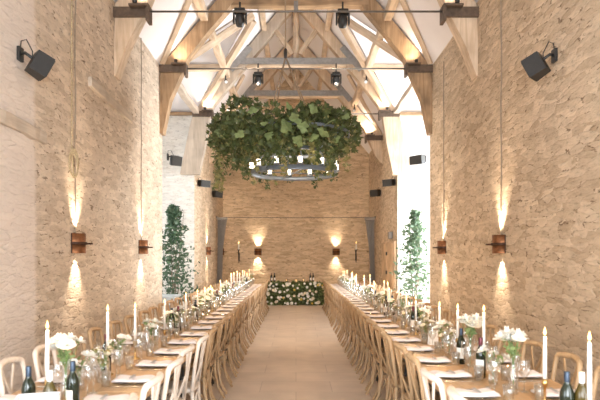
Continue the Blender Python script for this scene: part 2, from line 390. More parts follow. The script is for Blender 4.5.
def spot(name, loc, direction, power, col, ang, blend=0.6, r=0.02):
    l = bpy.data.lights.new(name, 'SPOT'); l.energy = power; l.color = col; l.spot_size = ang; l.spot_blend = blend; l.shadow_soft_size = r
    o = bpy.data.objects.new(name, l); COL.objects.link(o); o.location = loc
    o.rotation_euler = Vector(direction).to_track_quat('-Z', 'Y').to_euler(); return o
COOL = (0.90, 0.95, 1.0); WARM = (1.0, 0.72, 0.44); WARM2 = (1.0, 0.81, 0.61)
P_FRONT, P_SIDE, P_LW, P_RW = 500, 170, 100, 950
window(1, Matrix.Translation((0, YF-0.1, 0.5)), 3.4, 3.1)
area('daylight_front', (0, YF-0.35, 2.05), (PI/2, 0, 0), 3.3, 3.0, P_FRONT, COOL)
for i, sx in enumerate((-1, 1)):
    window(2+i, Matrix.Translation((sx*(W+0.25), 0.2, 0.4)) @ Matrix.Rotation(PI/2, 4, 'Z'), 2.8, 2.6)
    area('daylight_side', (sx*(W+0.42), 0.2, 1.7), (PI/2, 0, PI/2 if sx > 0 else -PI/2), 2.7, 2.5, P_SIDE, COOL)
    window(4+i, Matrix.Translation((sx*(TX+0.05), (TA+TB)/2+0.05, 0.1)) @ Matrix.Rotation(PI/2, 4, 'Z'), 3.05, 3.9)
    area('daylight_wing', (sx*(TX+0.25), (TA+TB)/2+0.05, 2.05), (PI/2, 0, PI/2 if sx > 0 else -PI/2), 3.0, 3.8, P_RW if sx > 0 else P_LW, COOL)

# ------------------------------------------------------------------ timber
def beam(p0, p1, w, d, name, mat, parent=None, jit=0.012, seg=8, up=(0, 0, 1), seed=0, taper=1.0):
    """squared, slightly uneven timber between two points: its own local z runs along it"""
    p0 = Vector(p0); p1 = Vector(p1); L = (p1-p0).length; z = (p1-p0).normalized()
    u = Vector(up); u = u-z*u.dot(z)
    if u.length < 1e-3: u = z.orthogonal()
    u.normalize(); x = u.cross(z)
    vs = []; fs = []; rr = random.Random(seed+int(L*1000))
    prof = [(-.5, -.42), (-.42, -.5), (.42, -.5), (.5, -.42), (.5, .42), (.42, .5), (-.42, .5), (-.5, .42)]
    for i in range(seg+1):
        t = i/seg; sc = 1+(taper-1)*t
        ox, oy = rr.uniform(-jit, jit), rr.uniform(-jit, jit)
        for a, b in prof: vs.append((a*w*sc+ox+rr.uniform(-jit, jit)*.4, b*d*sc+oy+rr.uniform(-jit, jit)*.4, t*L))
    for i in range(seg):
        for k in range(8): fs.append((i*8+k, i*8+(k+1) % 8, (i+1)*8+(k+1) % 8, (i+1)*8+k))
    fs += [tuple(range(7, -1, -1)), tuple(range(seg*8, seg*8+8))]
    mb = MB(); mb.add(vs, fs, False); o = mb.build(name, mat, parent)
    mw = Matrix.Translation(p0) @ Matrix((x, u, z)).transposed().to_4x4()
    if parent: o.matrix_local = Matrix.Translation(-Vector(parent.location)) @ mw
    else: o.matrix_world = mw
    return o
def blade(sx, y, foot_z, foot_w, th, mat, parent, seed):
    rr = random.Random(seed); j = lambda a: rr.uniform(-a, a)
    top = [(0.02, E-0.03)]+[(t, E-0.06+t*SL+j(.015)) for t in (0.5, 1.0, 1.5, 2.0, 2.5)]+[(W, RZ-0.06)]
    dv = 0.44
    low = [(W, RZ-0.06-dv)]+[(t, E-0.06+t*SL-dv+j(.03)) for t in (2.4, 1.9, 1.4, 1.0)]+[(0.58, 5.76), (0.44, 5.42)]+([(foot_w*0.62+.17, 4.9), (foot_w, foot_z)] if foot_w < .3 else [(.34, 4.7), (.17, foot_z)])
    poly = [(sx*(W-u), z-0) for u, z in top+low+([(-0.02, foot_z)] if foot_w < .3 else [(-.34, foot_z), (-.14, 4.9)])]
    mb = MB(); mb.prism(poly, 'y', -th/2, th/2)
    o = mb.build('cruck_blade', mat, parent); return o
TR_Y = (9.1, 12.1, 15.9, 19.0)
tl = ('roof truss at the top of the picture, timber knees tapering into the stone walls',
      'second roof truss with two black moving lights under its thick brown collar beam',
      'third roof truss with grey steel plate along its collar, behind the leafy chandelier',
      'farthest roof truss, close to the gable end above the chandelier')
for i, y in enumerate(TR_Y):
    t = thing('roof_truss', tl[i], 'roof truss', (0, y, 0), group='oak roof trusses')
    fz = (4.45, 4.2, 3.9, 4.7)[i]; fw = (0.02, 0.06, 0.42, 0.06)[i]
    mats = ('oak', 'oak_dark', 'oak_grey', 'oak')[i]
    for sx in (-1, 1): blade(sx, y, fz, fw, 0.26, mats if i != 2 else ('oak_grey' if sx < 0 else 'oak'), t, 10*i+sx)
    hz = 6.93 if i else 7.0; hw = (RZ-0.06-hz)/SL-0.15
    beam((-hw, y-0.02, hz), (hw, y-0.02, hz), 0.20, 0.22, 'collar', 'oak_dark' if i == 1 else 'oak', t, seed=i)
    beam((0.0, y, hz+0.1), (0.0, y, RZ-0.45), 0.12, 0.12, 'king_post', 'oak', t, seed=i+9)
    if i >= 1:
        mb = MB()
        if i > 1: mb.box((0, -0.15, hz+0.02), (2*hw+0.1, 0.02, 0.17))
        else: mb.box((0, -0.15, hz-0.12), (0.09, 0.02, 0.2))
        mb.build('steel_plate', 'steel', t)
    for sx in (-1, 1):
        beam((sx*0.1, y, hz+0.25), (sx*0.62, y, hz+1.0), 0.1, 0.12, 'strut', 'oak', t, jit=0.006, seed=i*3+sx)
        if i > 1:
            mb = MB(); a = Vector((sx*(hw+0.28), -0.16, hz-0.22)); b = Vector((sx*(hw-0.25), -0.16, hz+0.40))
            mb.tube([a, b], 0.13, 4, flat=(0.05, 1), up=(0, 1, 0)); mb.build('gusset_plate', 'steel', t)
    zr = (5.42, 5.52, 5.52, 5.5)[i]
    mb = MB(); mb.tube([(-W+0.5, -0.02-(0.13 if i else .16), zr), (W-0.5, -0.02-(0.13 if i else .16), zr)], 0.015, 8); mb.build('tie_rod', 'rod', t)
    for sx in (-1, 1):
        mb = MB(); yy = -0.16
        mb.box((sx*(W-0.28), yy, zr), (0.56, 0.05, 0.15)); mb.box((sx*(W-0.03-0.52), yy-0.02, zr-0.05), (0.05, 0.22, 0.24))
        mb.box((sx*(W-0.42), yy-0.09, zr+0.06), (0.30, 0.12, 0.03))
        mb.build('tie_bracket', 'bracket', t)
# purlins, ridge and wind braces lying under the white slopes
for sx, nm in ((-1, 'left'), (1, 'right')):
    for a, b, wh in ((YF, 12.0, 'from the camera end to the second truss'), (12.2, 15.8, 'crossing the open wing between two trusses'), (16.0, YB, 'from the third truss to the gable')):
        u = 0.93
        o = beam((sx*(W-u), a, E+u*SL-0.12), (sx*(W-u), b, E+u*SL-0.12), 0.16, 0.18, 'roof_purlin', 'oak', jit=0.01, seed=sx+3)
        tag(o, f'oak purlin under the {nm} roof slope, {wh}', 'roof beam', 'roof purlins')
    u = 1.95
    o = beam((sx*(W-u), YF, E+u*SL-0.1), (sx*(W-u), YB, E+u*SL-0.1), 0.13, 0.15, 'roof_purlin', 'oak', jit=0.01, seed=sx+5)
    tag(o, f'upper oak purlin running the whole length of the {nm} roof slope', 'roof beam', 'roof purlins')
    for i, y in enumerate(TR_Y):
        if i == 2: continue
        u1 = 1.25
        o = beam((sx*(W-0.06), y-0.2, E+0.02), (sx*(W-u1), y-1.75, E+u1*SL-0.07), 0.10, 0.09, 'wind_brace', 'oak', jit=0.008, seed=i)
        tag(o, f'slim oak wind brace under the {nm} roof slope in front of the {ordw(i+1)} truss', 'roof beam', 'wind braces')
    for (ya, nb) in ((TA, 'near'), (TB, 'far')):
        s_m = (TR-E)/SL
        o = beam((sx*(W-0.05), ya, E-0.12), (sx*(W-s_m-.0), (TA+TB)/2+(-.12 if ya == TA else .12), TR-0.26), 0.14, 0.16, 'valley_rafter', 'oak', jit=0.01, seed=8)
        tag(o, f'oak valley rafter at the {nb} edge of the {nm} wing opening', 'roof beam', 'valley rafters')
    o = beam((sx*TX, TB-0.95, E+0.95), (sx*(W-0.9), TB-0.95, E+0.95), 0.14, 0.16, 'roof_purlin', 'oak', jit=0.01, seed=8)
    tag(o, f'oak purlin along the roof of the {nm} side wing', 'roof beam', 'roof purlins')
    o = beam((sx*(W-0.1), TA, E-0.02), (sx*(W-0.1), TB, E-0.02), 0.16, 0.14, 'wall_plate', 'oak_grey', jit=0.01, seed=4)
    tag(o, f'oak plate crossing the {nm} wing opening at eaves height', 'roof beam', 'wing eaves plates')
    o = beam((sx*(W+0.05), TB-0.07, E-0.02), (sx*TX, TB-0.07, E-0.02), 0.12, 0.08, 'wing_wall_plate', 'oak_dark', jit=0.005, seed=6)
    tag(o, f'thin dark timber along the top of the {nm} wing stone wall', 'roof beam', 'wing wall plates')
o = beam((0, YF, RZ-0.13), (0, YB, RZ-0.13), 0.12, 0.22, 'ridge_beam', 'oak', seed=1); tag(o, 'ridge beam at the peak running the length of the roof', 'roof beam')
for (y0, y1, z, lb) in ((7.85, 9.85, 4.02, 'short old timber set in the left stone wall beside the conduit'), (5.2, 6.45, 3.0, 'old timber set in the left stone wall under the loudspeaker')):
    o = beam((-W+0.01, y0, z), (-W+0.01, y1, z-0.02), 0.07, 0.13, 'wall_timber', 'oak_grey', seed=3); tag(o, lb, 'timber', 'timbers set in the left wall')

# ------------------------------------------------------------------ wall lamps with up and down light
def wall_lamp():
    t = thing('wall_lamp', '', 'wall lamp')
    for nm, z0, z1 in (('upper_shade', 0.018, 0.125), ('lower_shade', -0.125, -0.018)):
        mb = MB(); r = 0.13
        mb.lathe([(r, z0), (r, z1), (r-0.006, z1), (r-0.006, z0), (r, z0)], 14, (0, 0, 0), -PI/2, PI/2)
        mb.build(nm, 'rust', t)
    mb = MB(); mb.lathe([(0.02, -0.018), (0.146, -0.018), (0.146, 0.018), (0.02, 0.018), (0.02, -0.018)], 14, (0, 0, 0), -PI/2, PI/2)
    mb.build('band', 'rust_d', t)
    mb = MB(); mb.box((0.175, 0, -0.004), (0.09, 0.05, 0.022), 0.004); mb.build('bracket_tab', 'rust_d', t)
    mb = MB(); mb.box((0.006, 0, 0), (0.012, 0.275, 0.25), 0.002); mb.build('back_plate', 'rust_d', t)
    for s in (-1, 1):
        mb = MB(); mb.lathe([(0.0, 0), (0.02, 0.0), (0.024, 0.02), (0.015, 0.04), (0.0, 0.045)], 10, (0.05, 0, s*0.03 if s > 0 else -0.075)); mb.build('bulb', 'lampglow', t)
    return t
SZ = 1.84
P_SC = 52
lamp0 = None
spots_ = [(-W, 7.39, 0, 'left wall, under the hanging coil of rope'), (-W, 10.5, 0, 'left wall, last before the side wing opening'),
          (-W, 18.3, 0, 'left wall, just beyond the side wing'), (-W, 21.7, 0, 'left wall, hard by the far corner behind the curtain'),
          (W, 7.92, PI, 'right wall, nearest the camera'), (W, 11.0, PI, 'right wall, last before the side wing opening'),
          (W, 21.3, PI, 'right wall, hard by the far corner behind the curtain'),
          (-1.46, YB, -PI/2, 'back wall, left of the flower-fronted table'), (1.54, YB, -PI/2, 'back wall, right of the flower-fronted table')]
for i, (x, y, rz, lb) in enumerate(spots_):
    lab = 'rusty wall lamp on the '+lb
    if lamp0 is None: lamp0 = wall_lamp(); lamp0.location = (x, y, SZ); lamp0.rotation_euler.z = rz; lamp0['label'] = lab; lamp0['group'] = 'rusty wall lamps'
    else: dup(lamp0, (x, y, SZ), rz, lab)
    d = Vector((math.cos(rz), math.sin(rz), 0)); p = Vector((x, y, SZ))+d*0.085
    for s in (-1, 1):
        spot('wall_lamp_light', p+Vector((0, 0, s*0.128)), -d*0.06+Vector((0, 0, s)), P_SC*(1.0 if s > 0 else .8), WARM2, math.radians(80), 1.0, 0.02)

# conduits, rope
def conduit(x, y, z0, z1, lb, mat='cable', r=0.008):
    pts = [(x, y+0.015*math.sin(i*1.7), z0+(z1-z0)*i/10) for i in range(11)]
    mb = MB(); mb.tube(pts, r, 6); o = mb.build('wall_cable', mat); tag(o, lb, 'cable', 'cables down the stone walls')
conduit(-W+0.014, 7.36, SZ+0.13, E, 'thin cable running from the left wall lamp under the rope up to the eaves')
conduit(-W+0.014, 10.5, SZ+0.13, E, 'thin cable above the left wall lamp beside the wing opening')
conduit(W-0.014, 7.92, SZ+0.13, E, 'thin cable running up the right wall from the nearest right lamp')
conduit(W-0.014, 11.0, SZ+0.13, 5.35, 'thin cable running up the right wall from the lamp beside the wing')
mb = MB()
pts = [(-W+0.03, 7.2, 5.6-(5.6-3.0)*i/12) for i in range(13)]
for k in range(120):
    a = k/120*2*PI*7; s = k/119
    pts.append((-W+0.035+0.03*math.sin(k*.37)+.02, 7.2+0.075*math.sin(a)*(1-.35*s), 2.84-0.17*math.cos(a)*(1-.15*s)-0.05*s))
mb.tube(pts, 0.009, 6); o = mb.build('rope', 'rope'); tag(o, 'straw-coloured rope hanging coiled on the left stone wall above a lamp', 'rope')

# ------------------------------------------------------------------ loudspeakers
def speaker(loc, aim, size, label, wall_dir):
    t = thing('loudspeaker', label, 'speaker', loc, group='black wall loudspeakers')
    w, d, h = size
    mat = (Matrix.Rotation(math.atan2(aim[1], aim[0]), 4, 'Z') @ Matrix.Rotation(-math.asin(aim[2]/Vector(aim).length)*1.0, 4, 'Y'))
    mb = MB(); mb.prism([(-d/2, -w*.36), (d/2, -w/2), (d/2, w/2), (-d/2, w*.36)], 'z', -h/2, h/2, mat); mb.build('cabinet', 'black', t)
    mb = MB(); mb.box((d/2+0.004, 0, 0), (0.012, w*.92, h*.92), 0.004, mat); mb.build('grille', 'grille', t)
    wv = Vector(wall_dir); b = mat @ Vector((-d/2, 0, 0.02)); e = b+wv*((W-0.016-abs(loc[0]+b.x))/max(abs(wv.x), .3))
    mb = MB(); mb.tube([b, b*0.4+e*0.6+Vector((0, 0, 0.03)), e], 0.017, 8); mb.build('bracket_arm', 'black', t)
    mb = MB(); mb.box(tuple(e), (0.03 if abs(wv.x) > .5 else .1, .1 if abs(wv.x) > .5 else 0.03, 0.14), 0.005); mb.build('wall_plate', 'black', t)
    mb = MB(); c0 = e+Vector((0, 0, 0.06))
    mb.tube([c0, c0+Vector((0, .02, .08)), (c0+b)/2+Vector((0, 0, .14)), b+Vector((0, 0, .07)), b+Vector((0, 0, .02))], 0.006, 6); mb.build('lead', 'black', t)
speaker((-2.61, 5.93, 3.62), (0.62, 0.55, -0.42), (0.205, 0.17, 0.22), 'black loudspeaker high on the left wall nearest the camera', (-0.75, 0, 0.25))
speaker((2.61, 6.33, 3.74), (-0.62, 0.55, -0.42), (0.215, 0.18, 0.22), 'black loudspeaker high on the right wall nearest the camera', (0.75, 0, 0.25))
speaker((-2.62, 12.65, 3.75), (0.55, -0.8, -0.3), (0.24, 0.18, 0.2), 'black loudspeaker at the left edge of the wing opening', (-1, -0.4, 0.3))
speaker((2.62, 12.5, 3.74), (-0.75, -0.65, -0.1), (0.32, 0.2, 0.19), 'black loudspeaker at the right edge of the wing opening', (1, 0, 0))
speaker((-2.62, 16.6, 3.74), (0.7, -0.65, -0.1), (0.32, 0.2, 0.19), 'black loudspeaker on the left wall just beyond the wing', (-1, 0, 0))
speaker((-2.62, 19.4, 3.74), (0.7, -0.65, -0.1), (0.32, 0.2, 0.22), 'black loudspeaker on the left wall above the curtain', (-1, 0, 0))
speaker((2.62, 16.4, 3.74), (-0.7, -0.65, -0.1), (0.32, 0.2, 0.19), 'black loudspeaker on the right wall above the plank door', (1, 0, 0))
speaker((2.62, 19.2, 3.75), (-0.7, -0.65, -0.1), (0.32, 0.2, 0.22), 'black loudspeaker on the right wall above the curtain', (1, 0, 0))

# ------------------------------------------------------------------ stage lights
def moving_head(loc, label, z_top):
    t = thing('moving_head_light', label, 'stage light', loc, group='black moving head lights')
    mb = MB(); mb.box((0, 0, 0.10), (0.22, 0.2, 0.09), 0.02); mb.build('base', 'black', t)
    mb = MB(); mb.tube([(0, 0, 0.14), (0, 0, z_top-loc[2])], 0.02, 8); mb.build('clamp', 'black', t)
    for sx in (-1, 1):
        mb = MB(); mb.box((sx*0.125, 0, -0.02), (0.035, 0.1, 0.26), 0.012); mb.build('yoke_arm', 'black', t)
    mb = MB(); mb.lathe([(0.0, 0.07), (0.05, 0.065), (0.085, 0.02), (0.1, -0.05), (0.095, -0.13), (0.075, -0.19), (0.065, -0.2)], 16, mat=Matrix.Rotation(0.35, 4, 'X')); mb.build('head', 'black', t)
    mb = MB(); mb.lathe([(0.066, -0.196), (0.05, -0.207), (0.0, -0.212)], 16, mat=Matrix.Rotation(0.35, 4, 'X')); mb.build('lens', 'lens', t)
def beam_light(p, target, power):
    spot('moving_light_beam', (p[0], p[1], p[2]-0.24), Vector(target)-Vector(p), power, WARM2, math.radians(95), 0.9, 0.06)
for p, tg in (((-1.14, 11.75, 6.6), (-1.6, 12.5, .8)), ((.95, 11.75, 6.6), (1.6, 12.5, .8)), ((-1.02, 15.6, 6.56), (-1.4, 21, 1.0)), ((1.08, 15.6, 6.56), (1.4, 21, 1.0))):
    beam_light(p, tg, 135)
moving_head((-1.14, 11.85, 6.55), 'black moving light under the second truss collar, left one', 6.84)
moving_head((0.95, 11.85, 6.53), 'black moving light under the second truss collar, right one', 6.84)
moving_head((-1.02, 15.7, 6.47), 'black moving light under the third truss collar, left one', 6.86)
moving_head((1.08, 15.7, 6.47), 'black moving light under the third truss collar, right one', 6.86)
def small_spot(loc, label, sx):
    t = thing('spotlight', label, 'spotlight', loc, group='small spotlights on the purlins')
    mb = MB(); mb.tube([(0, 0, 0), (0, 0, 0.22)], 0.02, 8); mb.build('bracket', 'black', t)
    mb = MB(); mb.tube([(0, 0.06, 0.03), (-sx*0.03, -0.10, -0.06)], [0.04, 0.05], 12); mb.build('housing', 'black', t)
    mb = MB(); mb.tube([(-sx*0.03, -0.10, -0.06), (-sx*0.034, -0.115, -0.068)], [0.045, 0.04], 12); mb.build('lens', 'white_m', t)
for x, y, z, lb in ((-1.85, 15.3, 6.28, 'third truss'), (1.85, 15.3, 6.28, 'third truss'), (-1.87, 18.6, 6.35, 'farthest truss'), (1.87, 18.6, 6.35, 'farthest truss')):
    small_spot((x, y, z), f"small white spotlight on the {'left' if x < 0 else 'right'} purlin by the {lb}", -1 if x < 0 else 1)

# ------------------------------------------------------------------ chandelier
def leaf_poly(kind):
    if kind == 'ivy':
        out = []
        for k, (a, r) in enumerate(((-90, .28), (-35, .62), (-10, .42), (25, .8), (52, .5), (90, 1.0), (128, .5), (155, .8), (190, .42), (215, .62))):
            out.append((r*math.cos(math.radians(a)), r*math.sin(math.radians(a))+.2, 0.0))
        return out
    if kind == 'vine':
        return [(r*math.cos(math.radians(a)), r*math.sin(math.radians(a))+.15, 0.06*math.sin(a)) for a, r in
                ((-90, .22), (-62, .55), (-38, .72), (-22, .60), (-8, .78), (12, .92), (30, .78), (44, .70), (60, .82), (76, .98), (90, 1.08), (104, .98), (120, .82), (136, .70), (150, .78), (168, .92), (188, .78), (202, .60), (218, .72), (242, .55))]
    return [(0, -.1, 0), (.22, .25, .05), (.26, .6, .06), (0, 1.15, -.04), (-.26, .6, .06), (-.22, .25, .05)]
def put_leaf(mb, p, size, kind, rng, face=None, tilt=1.0):
    L = leaf_poly(kind)
    e = Euler((rng.uniform(-tilt, tilt)+0.3, rng.uniform(-tilt, tilt), rng.uniform(0, 2*PI)))
    m = Matrix.Translation(p) @ (face if face else Matrix.Identity(4)) @ e.to_matrix().to_4x4() @ Matrix.Scale(size, 4)
    n = len(L)
    c = (0, 0.3, 0.12)
    mb.add(L+[c], [(i, (i+1) % n, n) for i in range(n)], False, m)
CX, CY = -0.03, 10.0
ch = thing('chandelier', 'round candle chandelier smothered in ivy and vine leaves hanging above the aisle', 'chandelier', (CX, CY, 3.1))
def ring(r, z, hgt, th, name, mat):
    mb = MB(); mb.lathe([(r, z-hgt/2), (r, z+hgt/2), (r-th, z+hgt/2), (r-th, z-hgt/2), (r, z-hgt/2)], 48); return mb.build(name, mat, ch)
ring(0.74, 0.0, 0.075, 0.02, 'lower_ring', 'ringsteel')
ring(0.50, 0.36, 0.06, 0.02, 'middle_ring', 'ringsteel')
ring(0.95, 0.65, 0.05, 0.03, 'upper_ring', 'ringsteel')
for k in range(8):
    a = 2*PI*k/8+0.2
    mb = MB(); mb.tube([(0.73*math.cos(a), 0.73*math.sin(a), 0.0), (0.49*math.cos(a), 0.49*math.sin(a), 0.36), (0.93*math.cos(a), 0.93*math.sin(a), 0.65)], 0.011, 6); mb.build('strut', 'ringsteel', ch)
for k in range(4):
    a = 2*PI*k/4+0.3
    mb = MB(); mb.tube([(0.72*math.cos(a), 0.72*math.sin(a), 0.0), (-0.72*math.cos(a), -0.72*math.sin(a), 0.0)], 0.01, 6)
    if k < 2: mb.build('spoke', 'ringsteel', ch)
for k in range(12):
    a = 2*PI*k/12+0.13; c = (0.735*math.cos(a), 0.735*math.sin(a), 0.04)
    mb = MB(); mb.lathe([(0.0, 0), (0.045, 0.0), (0.05, 0.025), (0.028, 0.03), (0.028, 0.035)], 12, c); cup = mb.build('candle_cup', 'ringsteel', ch)
    mb = MB(); mb.lathe([(0.033, 0.03), (0.033, 0.125), (0.0, 0.128)], 12, c); mb.build('candle_lamp', 'bulb', cup)
TOPZ = RZ-0.25-3.1
mb = MB(); mb.tube([(-0.15, 0, 2.05), (-0.155, 0, 4.0), (-0.15, 0, TOPZ)], 0.013, 8); mb.build('suspension_cable', 'chaincord', ch)
mb = MB(); mb.lathe([(0.0, 0.1), (0.025, 0.08), (0.03, 0.0), (0.025, -0.08), (0.0, -0.1)], 10, (-0.15, 0, 2.05)); mb.build('hook', 'ironblack', ch)
for k in range(4):
    a = 2*PI*k/4+0.75
    mb = MB(); mb.tube([(-0.15, 0, 2.0), (0.93*math.cos(a)*.55-.05, 0.93*math.sin(a)*.55, 0.8)], 0.011, 6); mb.build('suspension_cord', 'chaincord', ch)
rl = random.Random(3)
fol = MB(); fol2 = MB()
def wreath_pt():
    a = rl.uniform(0, 2*PI); r_m = 0.31*math.sqrt(rl.random())*(1+0.2*math.sin(3*a+1)); b = rl.uniform(0, 2*PI)
    R0 = 1.0+0.06*math.sin(2*a)
    x = (R0+r_m*math.cos(b))*math.cos(a)-0.2; y = (R0+r_m*math.cos(b))*math.sin(a); z = 0.64+r_m*math.sin(b)*1.2+0.09*math.sin(5*a)+0.06*math.sin(2*a+2)
    return Vector((x, y, z)), a
for i in range(3000):
    p, a = wreath_pt(); put_leaf(fol, p, rl.uniform(0.05, 0.10), 'ivy', rl, tilt=1.3)
# inner filling so the wreath reads as a dense cushion
for i in range(700):
    a = rl.uniform(0, 2*PI); r = 0.8*math.sqrt(rl.random()); put_leaf(fol, Vector((r*math.cos(a)-.15, r*math.sin(a), 0.66+rl.uniform(-.2, .25))), rl.uniform(0.05, 0.1), 'ivy', rl, tilt=1.2)
for i in range(900):
    p, a = wreath_pt(); put_leaf(fol2, p+Vector((0, 0, -0.06)), rl.uniform(0.03, 0.06), 'leaf', rl, tilt=1.4)
o = fol.build('ivy_wreath', 'leaf', ch, raw=True); o['kind'] = 'stuff'
o = fol2.build('yellow_leaf_wreath', 'leaf2', ch, raw=True); o['kind'] = 'stuff'
for k in range(44):
    a = 2*PI*k/44+rl.uniform(-.1, .1); r = rl.uniform(0.6, 1.22); ln = rl.uniform(0.3, 0.66)+(.12 if math.sin(a) < -.3 else 0)
    if k in (21, 22, 24): r = 1.15; ln = .8
    mb = MB(); p0 = Vector((r*math.cos(a)-.18, r*math.sin(a), 0.5)); pts = []
    for q in range(8):
        s = q/7; pts.append(p0+Vector((0.05*math.sin(q*1.1+k), 0.05*math.cos(q*.9+k), -ln*s)))
    mb.tube(pts, 0.004, 4)
    for q in range(int(ln*105)):
        s = rl.random(); p = p0+Vector((rl.uniform(-.05, .05), rl.uniform(-.05, .05), -ln*s)); put_leaf(mb, p, rl.uniform(.04, .07), 'leaf' if q % 3 else 'ivy', rl, tilt=1.3)
    mb.build('trailing_vine', 'leaf2' if k % 3 == 0 else 'leaf', ch, raw=True)
for (px, py, s) in ((298, 118, .17), (288, 130, .19), (297, 143, .15), (218, 134, .17), (324, 131, .16), (330, 122, .15), (314, 107, .13), (226, 120, .13), (345, 118, .11), (253, 112, .12), (306, 128, .15), (280, 118, .13), (271, 136, .12), (314, 139, .13), (238, 133, .12), (262, 124, .10), (336, 138, .12), (290, 108, .11)):
    dd = 8.72 if 230 < px < 335 else 9.25
    p = Vector(((px-296)/583*dd-CX, dd-CY, (256-py)/583*dd+HC-3.1))
    mb = MB(); put_leaf(mb, p, s*.8, 'vine', rl, face=Matrix.Rotation(PI/2-.5, 4, 'X'), tilt=0.7); mb.build('large_vine_leaf', 'leaf3', ch, raw=True)
point('chandelier_glow', (CX, CY, 3.45), 14, WARM2, 0.3)

# ------------------------------------------------------------------ back of the hall
t = thing('curtain_wire', 'taut dark wire across the far end carrying the curtains', 'wire', (0, 20.5, 3.04))
mb = MB(); mb.tube([(-W+0.01, 0, 0), (0, 0, -0.015), (W-0.01, 0, 0)], 0.012, 6); mb.build('wire', 'rod', t)
for sx in (-1, 1):
    mb = MB(); mb.box((sx*(W-0.015), 0, 0), (0.03, 0.08, 0.08)); mb.build('wall_anchor', 'rod', t)
for sx, nm in ((-1, 'left'), (1, 'right')):
    t = thing('curtain', f'grey-brown gathered curtain hanging at the {nm} wall near the far end', 'curtain', (sx*(W-0.21), 20.5, 0), group='grey curtains')
    mb = MB(); vs = []; fs = []; n = 40; rows = 10
    for j in range(rows+1):
        z = 3.02-3.0*j/rows
        for i in range(n+1):
            u = i/n; wdt = 0.34-0.17*math.sin(PI*min(1, j/rows*1.2)*.75)
            vs.append((sx*((u-.5)*wdt+.10*math.sin(PI/2*min(1, j/rows*1.3))), 0.05*math.sin(u*2*PI*5)+0.01*math.sin(j+u*9), z))
    for j in range(rows):
        for i in range(n): fs.append((j*(n+1)+i, j*(n+1)+i+1, (j+1)*(n+1)+i+1, (j+1)*(n+1)+i))
    mb.add(vs, fs, True); mb.build('cloth', 'curtain', t)
    mb = MB(); mb.box((0, 0, 2.99), (0.36, 0.12, 0.09), 0.02); mb.build('heading', 'curtain', t)
for x, nm in ((-2.19, 'left'), (2.3, 'right')):
    t = thing('candle_bracket', f'black iron candle bracket with lit candle on the back wall, {nm} of the {nm} lamp', 'candle holder', (x, YB, 1.85), group='iron candle brackets')
    mb = MB(); mb.tube([(0, -0.03, -0.42), (0.015, -0.05, -0.2), (-0.015, -0.05, 0), (0, -0.04, 0.12)], [0.012, 0.02, 0.02, 0.016], 8); mb.build('iron_bar', 'ironblack', t)
    mb = MB(); mb.box((0, -0.008, -0.2), (0.05, 0.016, 0.30), 0.004); mb.build('back_plate', 'ironblack', t)
    mb = MB(); mb.tube([(0, -0.03, -0.05), (0, -0.1, -0.08), (0, -0.13, 0.05)], 0.012, 6); mb.build('arm', 'ironblack', t)
    mb = MB(); mb.lathe([(0.0, 0.05), (0.055, 0.05), (0.06, 0.075), (0.0, 0.07)], 12, (0, -0.13, 0)); mb.build('drip_pan', 'ironblack', t)
    mb = MB(); mb.lathe([(0.026, 0.07), (0.024, 0.30), (0.0, 0.305)], 10, (0, -0.13, 0)); cd = mb.build('candle', 'wax', t)
    mb = MB(); mb.lathe([(0.0, 0.305), (0.014, 0.33), (0.009, 0.36), (0.0, 0.39)], 8, (0, -0.13, 0)); mb.build('flame', 'flame', cd)
# plank door folded against the right far wall
d1 = MB(); d1.box((W-0.05, 17.15, 1.05), (0.06, 2.1, 2.1)); dr = d1.build('door_1', 'door'); dr['kind'] = 'structure'
for k in range(2):
    mb = MB(); mb.box((W-0.10, 16.65+k*1.02, 1.05), (0.05, 0.92, 2.0), 0.01); mb.build('door_leaf', 'door', dr)
for z in (0.5, 1.2, 1.75):
    mb = MB(); mb.box((W-0.14, 17.16, z), (0.03, 0.14, 0.10), 0.006); mb.build('hinge', 'ironblack', dr)
mb = MB(); mb.box((W-0.06, 16.95, 2.28), (0.10, 0.3, 0.2), 0.01); o = mb.build('alarm_box', 'steel'); tag(o, 'small grey box on the right wall above the plank door', 'box')

# sweetheart table with a meadow of flowers along its front
t = thing('sweetheart_table', 'small wooden top table behind the bank of white flowers at the far end', 'table', (-0.05, 20.55, 0))
mb = MB(); mb.box((0, 0, 0.76), (1.9, 0.8, 0.035), 0.006); mb.build('tabletop', 'tabletop', t)
for sx in (-1, 1):
    for sy in (-1, 1):
        mb = MB(); mb.tube([(sx*.85, sy*.33, 0), (sx*.85, sy*.33, 0.745)], 0.035, 4); mb.build('leg', 'oak', t)
ft = thing('flower_bank', 'long bank of white flowers and dark greenery along the front of the top table', 'flower arrangement', (-0.05, 20.0, 0))
rl = random.Random(5); mb = MB(); mb2 = MB()
for i in range(2600):
    x = rl.uniform(-1.0, 1.0); z = rl.uniform(0.02, 0.79); y = -0.12*rl.random()-0.10*(1-abs(z-.45)*1.6)
    put_leaf(mb if i % 4 else mb2, Vector((x, y, z)), rl.uniform(0.04, 0.085), 'leaf' if i % 2 else 'ivy', rl, face=Matrix.Rotation(PI/2, 4, 'X'), tilt=1.0)
o = mb.build('greenery', 'leaf', ft, raw=True); o['kind'] = 'stuff'
o = mb2.build('light_greenery', 'leaf3', ft, raw=True); o['kind'] = 'stuff'
mb = MB(); mb.box((0, 0.06, 0.38), (1.94, 0.12, 0.75), 0.03); mb.build('moss_base', 'leaf', ft)
